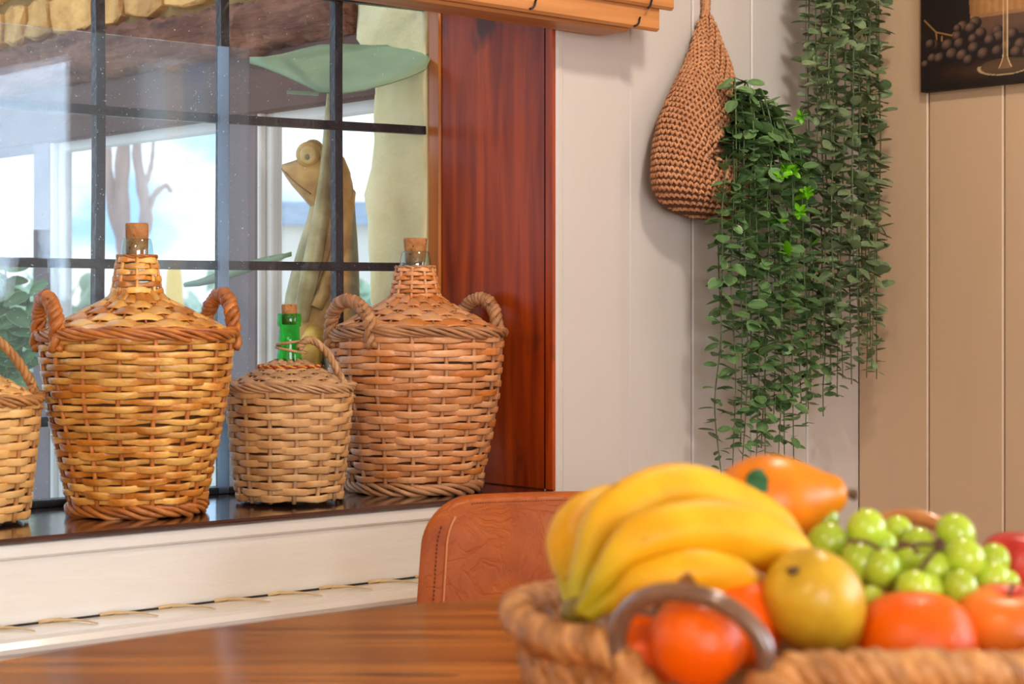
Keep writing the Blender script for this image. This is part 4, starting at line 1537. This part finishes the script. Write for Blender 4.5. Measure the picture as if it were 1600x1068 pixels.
# ================================================================= CHAIR
def chair():
    cc0 = P(905, HOR, 2.42)
    root = empty('leather_chair', (cc0.x, cc0.y, 0), -YAW + R(4))
    tag(root, 'cognac leather dining chair with stitched back tucked behind the table', 'chair')
    W, ztop, zbot = 0.222, 0.818, 0.46
    CR = 0.060

    def halfw(z):
        t = (z - zbot) / (ztop - zbot)
        w = W * (0.90 + 0.13 * (1 - t))
        d = z - (ztop - CR)
        if d > 0:
            w -= CR - math.sqrt(max(0, CR * CR - d * d))
        return w

    def back(u, v, off):
        """u -1..1 across, v 0..1 up; local +y points away from the table"""
        z = zbot + (ztop - zbot) * v
        x = u * halfw(z)
        return (x, 0.05 * v - 0.085 * (x / W) ** 2 + off, z)
    us = np.sin(np.linspace(-math.pi / 2, math.pi / 2, 33))
    vsn = np.concatenate([np.linspace(0, 0.8, 10), 0.8 + 0.2 * np.sin(np.linspace(0.1, math.pi / 2, 14))])
    g = []
    for v in vsn:
        th_ = 0.016 * min(1, math.sqrt(max(0.0, 1 - (max(0, v - 0.965) / 0.035) ** 2)) + 0.04)
        f_ = [back(u, v, -th_ * (1 - 0.9 * abs(u) ** 14)) for u in us]
        b_ = [back(u, v, th_ * (1 - 0.9 * abs(u) ** 14)) for u in us]
        g.append(f_ + b_[::-1])
    bo = MB().grid(g, close_v=True, cap=True).build('backrest', 'leather', root)
    # seam ridge and stitches along the front edge
    seam = [back(-0.84, v, -0.0155) for v in np.linspace(0.02, 0.93, 40)]
    MB().tube(seam, 0.0016, 6).build('seam', 'stitch', bo)
    seam = [back(0.84, v, -0.0155) for v in np.linspace(0.02, 0.93, 40)]
    MB().tube(seam, 0.0016, 6).build('seam', 'stitch', bo)
    sm = MB()
    for k in range(80):
        u = -0.80 + 1.6 * k / 79
        a, b2 = back(u, 0.972, -0.0155), back(u + 0.012, 0.972, -0.0155)
        sm.tube([a, b2], 0.0009, 4)
    for k in range(60):
        for sgn in (-1, 1):
            v = 0.04 + 0.85 * k / 59
            sm.tube([back(sgn * 0.90, v, -0.0135), back(sgn * 0.90, v + 0.008, -0.0135)], 0.0009, 4)
    so = sm.build('stitching', 'leather_dark', bo)
    so['kind'] = 'stuff'
    # seat and legs
    g = []
    for t in np.linspace(0, 1, 14):
        y = 0.03 - 0.46 * t
        hw = 0.235 - 0.02 * t
        row = []
        for k in range(24):
            a = 2 * math.pi * k / 24
            ca, sa = math.cos(a), math.sin(a)
            row.append((hw * math.copysign(abs(ca) ** 0.5, ca), y, 0.455 + 0.03 * math.copysign(abs(sa) ** 0.6, sa) - 0.03 * max(0, t - 0.85) / 0.15 * 0.5))
        g.append(row)
    MB().grid(g, close_v=True, cap=True).build('seat', 'leather', root)
    for sx2 in (-1, 1):
        for (ya, yb) in ((-0.05, 0.03), (-0.36, -0.41)):
            MB().tube([(sx2 * 0.17, ya, 0.44), (sx2 * 0.20, (ya + yb) / 2, 0.2), (sx2 * 0.22, yb, 0.0)], 0.011, 10).build('leg', 'metal_black', root)
    return root


chair()

# ================================================================= TABLE
ZTAB = 0.75
tcx = CAM + RIGHT * 0.072 + FWD * 1.416
table = tag(empty('dining_table', (tcx.x, tcx.y, 0), -YAW), 'oval brown wooden dining table under the fruit basket', 'table')
th = np.linspace(0, 2 * np.pi, 120, endpoint=False)
g = []
for (e, z) in ((-0.03, ZTAB - 0.034), (-0.006, ZTAB - 0.032), (0, ZTAB - 0.024), (0, ZTAB - 0.008), (-0.004, ZTAB - 0.002), (-0.010, ZTAB)):
    ex, ey = (0.90 + e) * np.cos(th), (0.55 + e) * np.sin(th)
    g.append(np.stack([ex * math.cos(YAW) - ey * math.sin(YAW), ex * math.sin(YAW) + ey * math.cos(YAW), np.full(120, z)], -1))
MB().grid(g, close_v=True, cap=True).build('tabletop', 'table_wood', table)
MB().lathe([(0.26, 0), (0.26, 0.02), (0.06, 0.05), (0.05, 0.2), (0.05, 0.62), (0.14, 0.70), (0.2, 0.717)], 32).build('pedestal', 'metal_black', table)

# ================================================================= FRUIT BASKET
bc = CAM + RIGHT * 0.205 + FWD * 1.285
ZR = CAM.z - 0.207
basket = tag(empty('fruit_basket', (bc.x, bc.y, ZTAB)), 'braided water hyacinth basket full of fruit with two rattan handles', 'basket')
HA = math.atan2(0.31, 0.20) - YAW          # handle axis
bi = Matrix.Translation((-bc.x, -bc.y, -ZTAB))
A1, A2 = 0.182, 0.208


def brim(a, f=1.0):
    x_, y_ = A1 * f * math.cos(a), A2 * f * math.sin(a)
    return (x_ * math.cos(HA) - y_ * math.sin(HA), x_ * math.sin(HA) + y_ * math.cos(HA))


def bf(z):
    return 0.82 + 0.18 * min(1, max(0, z / (ZR - ZTAB))) ** 0.8


zh = ZR - ZTAB


def zrim(a):
    a = (a + math.pi / 2) % (2 * math.pi) - math.pi / 2
    d = min(abs(a), abs(a - math.pi))
    return zh - (0.046 * math.cos(math.pi / 2 * d / 0.30) ** 1.2 if d < 0.30 else 0)


g = []
for (f_, ins) in ((0.96, 0.02), (0.75, 0.035), (0.3, 0.05), (0.12, 0.06)):
    g.append([(*brim(a, bf(f_ * zrim(a)) * (1 - ins)), f_ * zrim(a)) for a in np.linspace(0, 2 * np.pi, 64, endpoint=False)])
g2 = [[(*brim(a, bf(0.0) * 0.95), 0.002) for a in np.linspace(0, 2 * np.pi, 64, endpoint=False)], [(*brim(a, bf(zrim(a)) * 1.0), zrim(a) - 0.006) for a in np.linspace(0, 2 * np.pi, 64, endpoint=False)]]
MB().grid(g2 + g, close_v=True, cap=True).build('liner', 'hyacinth_liner', basket)
ch = MB()
u = np.linspace(-1, 1, 7)
gg = []
for q in u:
    w = (1 - abs(q) ** 4.0) ** 0.5 * 0.90 + 0.08
    row = []
    for k in range(8):
        a = 2 * math.pi * k / 8
        row.append((0.0130 * w * math.cos(a) * (1 - 0.25 * q), 0.0088 * w * math.sin(a), 0.0205 * q))
    gg.append(row)
ch.grid(gg, close_v=True, cap=True)
chm = ch.mesh('braid_strand')
chm.materials.append(MATS['hyacinth'])
NCH = 58
for r_ in range(4):
    z = zh - 0.018 - r_ * 0.0205
    for k in range(NCH):
        a = 2 * math.pi * (k + 0.5 * (r_ % 2)) / NCH
        x_, y_ = brim(a, bf(z) * (1.012 if r_ else 1.0))
        if z + 0.012 > zrim(a):
            continue
        o = link('braid_strand', chm, basket)
        out = math.atan2(y_, x_)
        lean = (0.30 if r_ % 2 else -0.26) + random.uniform(-0.12, 0.12)
        o.matrix_local = Matrix.Translation((x_, y_, z)) @ Matrix.Rotation(out - math.pi / 2, 4, 'Z') @ Matrix.Rotation(lean, 4, 'Y') @ Matrix.Rotation(-0.18, 4, 'X') @ Matrix.Diagonal((random.uniform(0.9, 1.15), 1, random.uniform(0.9, 1.1), 1))


th = np.linspace(0, 2 * np.pi, 240, endpoint=False)
pth = np.array([(*brim(a, bf(zrim(a))), zrim(a) - 0.007 + 0.002 * math.sin(a * 7)) for a in th])
for mb in rope(pth, 4, 0.0072, 0.0066, 34, closed=True, n=7, jit=0.1):
    mb.build('rim_strand', 'hyacinth', basket)


def bhandle(a0, hgt, mat, half=0.25):
    pts_ = []
    for k in range(9):
        t = math.pi * k / 8
        a = a0 + half * math.cos(t)
        x_, y_ = brim(a, 1.01 + 0.03 * math.sin(t))
        pts_.append((x_, y_, zh - 0.012 + (hgt + 0.012) * math.sin(t) ** 0.85))
    pth = smooth_path(pts_, 48)
    MB().tube(pth, 0.0062, 12).build('handle', mat, basket)


bhandle(math.pi, 0.036, 'rattan')
bhandle(0.0, 0.046, 'rattan_orange')


# ---------------------------------------------------------------- fruit
def lathe_fruit(name, label, cat, c, prof, axis, colorf, mat='fruit_skin', group=None, n=28, stem=None, extra=None):
    root = empty(name, tuple(c))
    tag(root, label, cat, group)
    q = Vector((0, 0, 1)).rotation_difference(Vector(axis).normalized()).to_matrix()
    pr = smooth_path([(r, z, 0) for r, z in prof], 30)
    th_ = np.linspace(0, 2 * np.pi, n, endpoint=False)
    g = np.stack([np.maximum(pr[:, 0], 0.0004)[:, None] * np.cos(th_), np.maximum(pr[:, 0], 0.0004)[:, None] * np.sin(th_), np.repeat(pr[:, 1][:, None], n, 1)], -1)
    g = g @ np.array(q).T
    cc_ = None
    if colorf:
        zr = (pr[:, 1] - pr[:, 1].min()) / (np.ptp(pr[:, 1]))
        cc_ = [[colorf(zr[i], th_[j], g[i, j]) for j in range(n)] for i in range(30)]
    MB().grid(g, close_v=True, cap=True, color=cc_).build('flesh', mat, root)
    if stem:
        z0, z1, rs_ = stem
        m_ = MB()
        pth = smooth_path([q @ Vector((0, 0, z0)), q @ Vector((0.001, 0, (z0 + z1) / 2)), q @ Vector((0.004, 0, z1))], 8)
        m_.tube(pth, [rs_, rs_, rs_ * 0.9, rs_ * 0.9, rs_ * 0.9, rs_, rs_ * 1.2, rs_ * 1.3], 7)
        m_.build('stalk', 'stem_brown', root)
    return root, q


def orange_prof(r):
    return [(0.0004, -0.90 * r), (0.30 * r, -0.88 * r), (0.70 * r, -0.66 * r), (0.98 * r, -0.1 * r), (0.92 * r, 0.36 * r), (0.62 * r, 0.74 * r), (0.25 * r, 0.87 * r), (0.0004, 0.84 * r)]


OG = 'oranges in the basket'
for (px, py, D, r, lab, ax) in [
        (1090, 1002, 1.150, 0.0305, 'bright orange framed by the dark front basket handle', (0.2, -0.2, 1)),
        (1150, 972, 1.215, 0.0330, 'orange tucked under the lowest banana', (0, 0.2, 1)),
        (1430, 1012, 1.215, 0.0415, 'largest shiny orange by the rim below the grapes', (0.1, 0.1, 1)),
        (1004, 1020, 1.190, 0.0270, 'small orange half hidden behind the front handle', (0.3, 0, 1))]:
    rt, q = lathe_fruit('orange', lab, 'orange', P(px, py, D), orange_prof(r), ax, None, mat='orange_skin', group=None)
    MB().ellipsoid(q @ Vector((0, 0, 0.845 * r)), (0.003, 0.003, 0.0012), 5, 8, q).build('calyx', 'stem_brown', rt)

# pears
PEAR = [(0.0004, -0.040), (0.012, -0.042), (0.026, -0.034), (0.0345, -0.012), (0.033, 0.008), (0.025, 0.026), (0.017, 0.040), (0.012, 0.050), (0.006, 0.054), (0.0004, 0.054)]


def pearcol(z, a, p):
    t = 0.5 + 0.5 * math.cos(a * 1.0 + 0.6)
    base = C(232, 142, 16)
    k = min(1, max(0, (0.95 - z) * 1.1)) * (0.25 + 0.6 * t)
    return base * (1 - k) + C(222, 66, 18) * k


rt, q = lathe_fruit('pear', 'red-blushed golden pear with a green sticker lying on top of the fruit', 'pear', P(1210, 783, 1.362), [(r * 1.0, z * 0.98) for r, z in PEAR], RIGHT * 1.0 + UP * 0.12 + FWD * 0.1, pearcol, stem=(0.048, 0.061, 0.0036))
# sticker following the skin
s_ = MB()
s2 = MB()
c_dir = (-FWD * 0.80 + UP * 0.58).normalized()
ax_ = Vector(q @ Vector((0, 0, 1)))
e1 = c_dir.cross(ax_).normalized()
e2 = e1.cross(c_dir).normalized()
ctr = c_dir * 0.0352 - ax_ * 0.014
g = []
for rr_ in (0.0005, 0.5, 1.0):
    g.append([tuple(ctr + e2 * (0.0105 * rr_ * math.cos(t)) + e1 * (0.0100 * rr_ * math.sin(t)) - c_dir * (0.0022 * rr_ * rr_)) for t in np.linspace(0, 2 * math.pi, 18, endpoint=False)])
s_.grid(g, close_v=True).build('sticker', 'sticker', rt)
lathe_fruit('pear', 'yellow pear with its dark calyx showing, between banana tips and oranges', 'pear', P(1277, 945, 1.20), [(r * 0.92, z * 0.86) for r, z in PEAR], RIGHT * 0.55 - UP * 0.75 + FWD * 0.55,
            lambda z, a, p: C(214, 172, 44) * (0.94 + 0.06 * math.sin(a * 3)))
rt2 = bpy.data.objects['pear.001']
MB().ellipsoid(tuple(-(RIGHT * 0.55 - UP * 0.75 + FWD * 0.55).normalized() * 0.0355), (0.0045, 0.0045, 0.003), 6, 10).build('calyx', 'stem_brown', rt2)
APPLE = [(0.0004, -0.030), (0.010, -0.033), (0.026, -0.028), (0.036, -0.006), (0.037, 0.010), (0.030, 0.027), (0.016, 0.033), (0.006, 0.029), (0.0004, 0.024)]
lathe_fruit('apple', 'red apple at the far side of the basket behind the grapes', 'apple', P(1606, 905, 1.355), APPLE, (0.1, 0, 1), lambda z, a, p: C(214, 58, 48) * (0.85 + 0.15 * math.sin(a * 7)), stem=(0.024, 0.036, 0.0014))
lathe_fruit('nectarine', 'orange-red nectarine with a short stalk by the rim beside the largest orange', 'nectarine', P(1575, 985, 1.24), [(r * 1.02, z * 0.82) for r, z in APPLE], (-0.1, -0.1, 1),
            lambda z, a, p: C(240, 130, 40) * (0.5 - 0.5 * math.cos(a)) + C(222, 70, 60) * (0.5 + 0.5 * math.cos(a)), stem=(0.020, 0.031, 0.0013))

# bananas
bp = P(905, 948, 1.235)
bun = tag(empty('banana_bunch', tuple(bp)), 'bunch of ripe yellow bananas joined at one stalk in the basket', 'bananas')
binv = Matrix.Translation(-bp)


def banana(pts, r, flip=1.0):
    n = 44
    pth = smooth_path([binv @ P(*p) for p in pts], n)
    t = np.linspace(0, 1, n)
    rad = r * np.interp(t, [0, 0.10, 0.20, 0.33, 0.58, 0.80, 0.92, 0.965, 1.0], [0.34, 0.36, 0.48, 0.86, 1.0, 0.90, 0.55, 0.30, 0.24])
    tan = np.gradient(pth, axis=0)
    tan /= np.linalg.norm(tan, axis=1)[:, None]
    a = np.cross(tan, np.array(UP))
    a /= np.linalg.norm(a, axis=1)[:, None] + 1e-9
    b = np.cross(tan, a)
    k = 20
    ph = np.linspace(0, 2 * np.pi, k, endpoint=False)
    fac = 1 + 0.045 * np.cos(5 * ph + 0.6)
    g = pth[:, None, :] + (rad[:, None, None] * fac[None, :, None]) * (np.cos(ph)[None, :, None] * a[:, None, :] + np.sin(ph)[None, :, None] * b[:, None, :])
    cy, cg, cb = C(236, 178, 22), C(190, 176, 36), C(92, 66, 30)
    cc_ = np.zeros((n, k, 3))
    for i in range(n):
        c_ = cg + (cy - cg) * min(1, max(0, (t[i] - 0.10) / 0.20))
        if t[i] > 0.965:
            c_ = cb
        cc_[i, :] = c_
    MB().grid(g, close_v=True, cap=True, color=cc_).build('banana', 'banana_skin', bun)


banana([(897, 955, 1.235), (884, 900, 1.27), (888, 840, 1.30), (925, 800, 1.33), (985, 790, 1.36), (1040, 820, 1.38)], 0.0165)
banana([(905, 955, 1.225), (912, 890, 1.235), (955, 805, 1.26), (1050, 766, 1.29), (1150, 796, 1.31), (1220, 840, 1.32), (1265, 895, 1.32)], 0.0195)
banana([(912, 958, 1.215), (945, 900, 1.205), (1000, 845, 1.21), (1090, 826, 1.225), (1180, 842, 1.24), (1240, 880, 1.25), (1275, 925, 1.255)], 0.0200)
banana([(920, 962, 1.21), (965, 935, 1.20), (1020, 905, 1.195), (1085, 893, 1.20), (1150, 905, 1.21), (1192, 930, 1.215)], 0.0150)
MB().tube(smooth_path([binv @ P(888, 966, 1.235), binv @ P(905, 955, 1.225), binv @ P(925, 952, 1.215)], 8), [0.007, 0.009, 0.0105, 0.011, 0.011, 0.010, 0.009, 0.007], 10, color=C(130, 110, 44)).build('stalk', 'banana_skin', bun)

# grapes
gb = P(1420, 880, 1.33)
gbn = tag(empty('grape_bunch', tuple(gb)), 'bunch of pale green grapes heaped in the fruit basket', 'grapes')
ginv = Matrix.Translation(-gb)
GR = [(440, 430, 92, 1.30), (425, 325, 64, 1.36), (620, 372, 90, 1.30), (765, 375, 62, 1.35), (690, 432, 62, 1.31), (588, 520, 82, 1.27), (690, 545, 80, 1.26), (852, 440, 72, 1.33), (815, 522, 66, 1.30), (925, 555, 76, 1.27), (1025, 385, 80, 1.33), (1065, 500, 96, 1.27), (1200, 505, 66, 1.32), (1188, 595, 72, 1.27), (1258, 605, 52, 1.31), (835, 640, 78, 1.24), (900, 640, 66, 1.25), (1045, 635, 74, 1.25), (645, 685, 54, 1.24), (780, 470, 50, 1.36), (560, 605, 64, 1.30), (760, 620, 60, 1.29), (980, 480, 60, 1.35), (1120, 640, 60, 1.30), (480, 520, 70, 1.33), (880, 500, 60, 1.36)]
gm = MB().ellipsoid((0, 0, 0), (1, 1, 1.10), 14, 20).mesh('grape')
gm.materials.append(MATS['grape_skin'])
anchor_g = ginv @ P(1470, 850, 1.31)
for (cx2, cy2, r2, D) in GR:
    c0 = ginv @ P(1140 + cx2 / 2.902, 700 + cy2 / 2.902, D)
    o = link('grape', gm, gbn)
    rr_ = 1.08 * min(r2, 84) / 2.902 / FPX * D
    o.matrix_local = Matrix.Translation(c0) @ Matrix.Rotation(random.uniform(-0.6, 0.6), 4, 'X') @ Matrix.Rotation(random.uniform(-0.6, 0.6), 4, 'Y') @ Matrix.Scale(rr_, 4)
stems = [((935, 430), (975, 440)), ((975, 440), (860, 560)), ((860, 560), (820, 590)), ((540, 420), (700, 470)), ((700, 470), (975, 440)), ((760, 430), (860, 480))]
for (a, b_) in stems:
    q1, q2 = ginv @ P(1140 + a[0] / 2.902, 700 + a[1] / 2.902, 1.262), ginv @ P(1140 + b_[0] / 2.902, 700 + b_[1] / 2.902, 1.258)
    MB().tube(smooth_path([q1, (q1 + q2) / 2 + Vector((0, 0, 0.003)), q2], 8), 0.0016, 6).build('stalk', 'stem_brown', gbn)


# ================================================================= CEILING LAMPS (above the frame)
def ceiling_lamp(x, y, power, label):
    root = tag(empty('ceiling_lamp', (x, y, 2.5)), label, 'lamp')
    MB().lathe([(0.06, 0.0), (0.06, -0.02), (0.012, -0.03), (0.012, -0.25)], 20).build('rod', 'metal_black', root)
    MB().lathe([(0.02, -0.22), (0.10, -0.26), (0.15, -0.33), (0.147, -0.33), (0.095, -0.265), (0.018, -0.226)], 28).build('shade', 'lamp_white', root)
    ld = bpy.data.lights.new('bulb_light', 'POINT')
    ld.energy = power
    ld.color = (1.0, 0.89, 0.74)
    ld.shadow_soft_size = 0.06
    lo_ = bpy.data.objects.new('bulb_light', ld)
    col.objects.link(lo_)
    lo_.parent = root
    lo_.location = (0, 0, -0.33)


ceiling_lamp(-0.95, -1.0, 24, 'warm white pendant lamp over the table end nearest the corner')
ceiling_lamp(-3.3, -1.9, 28, 'warm white pendant lamp over the far end of the room')
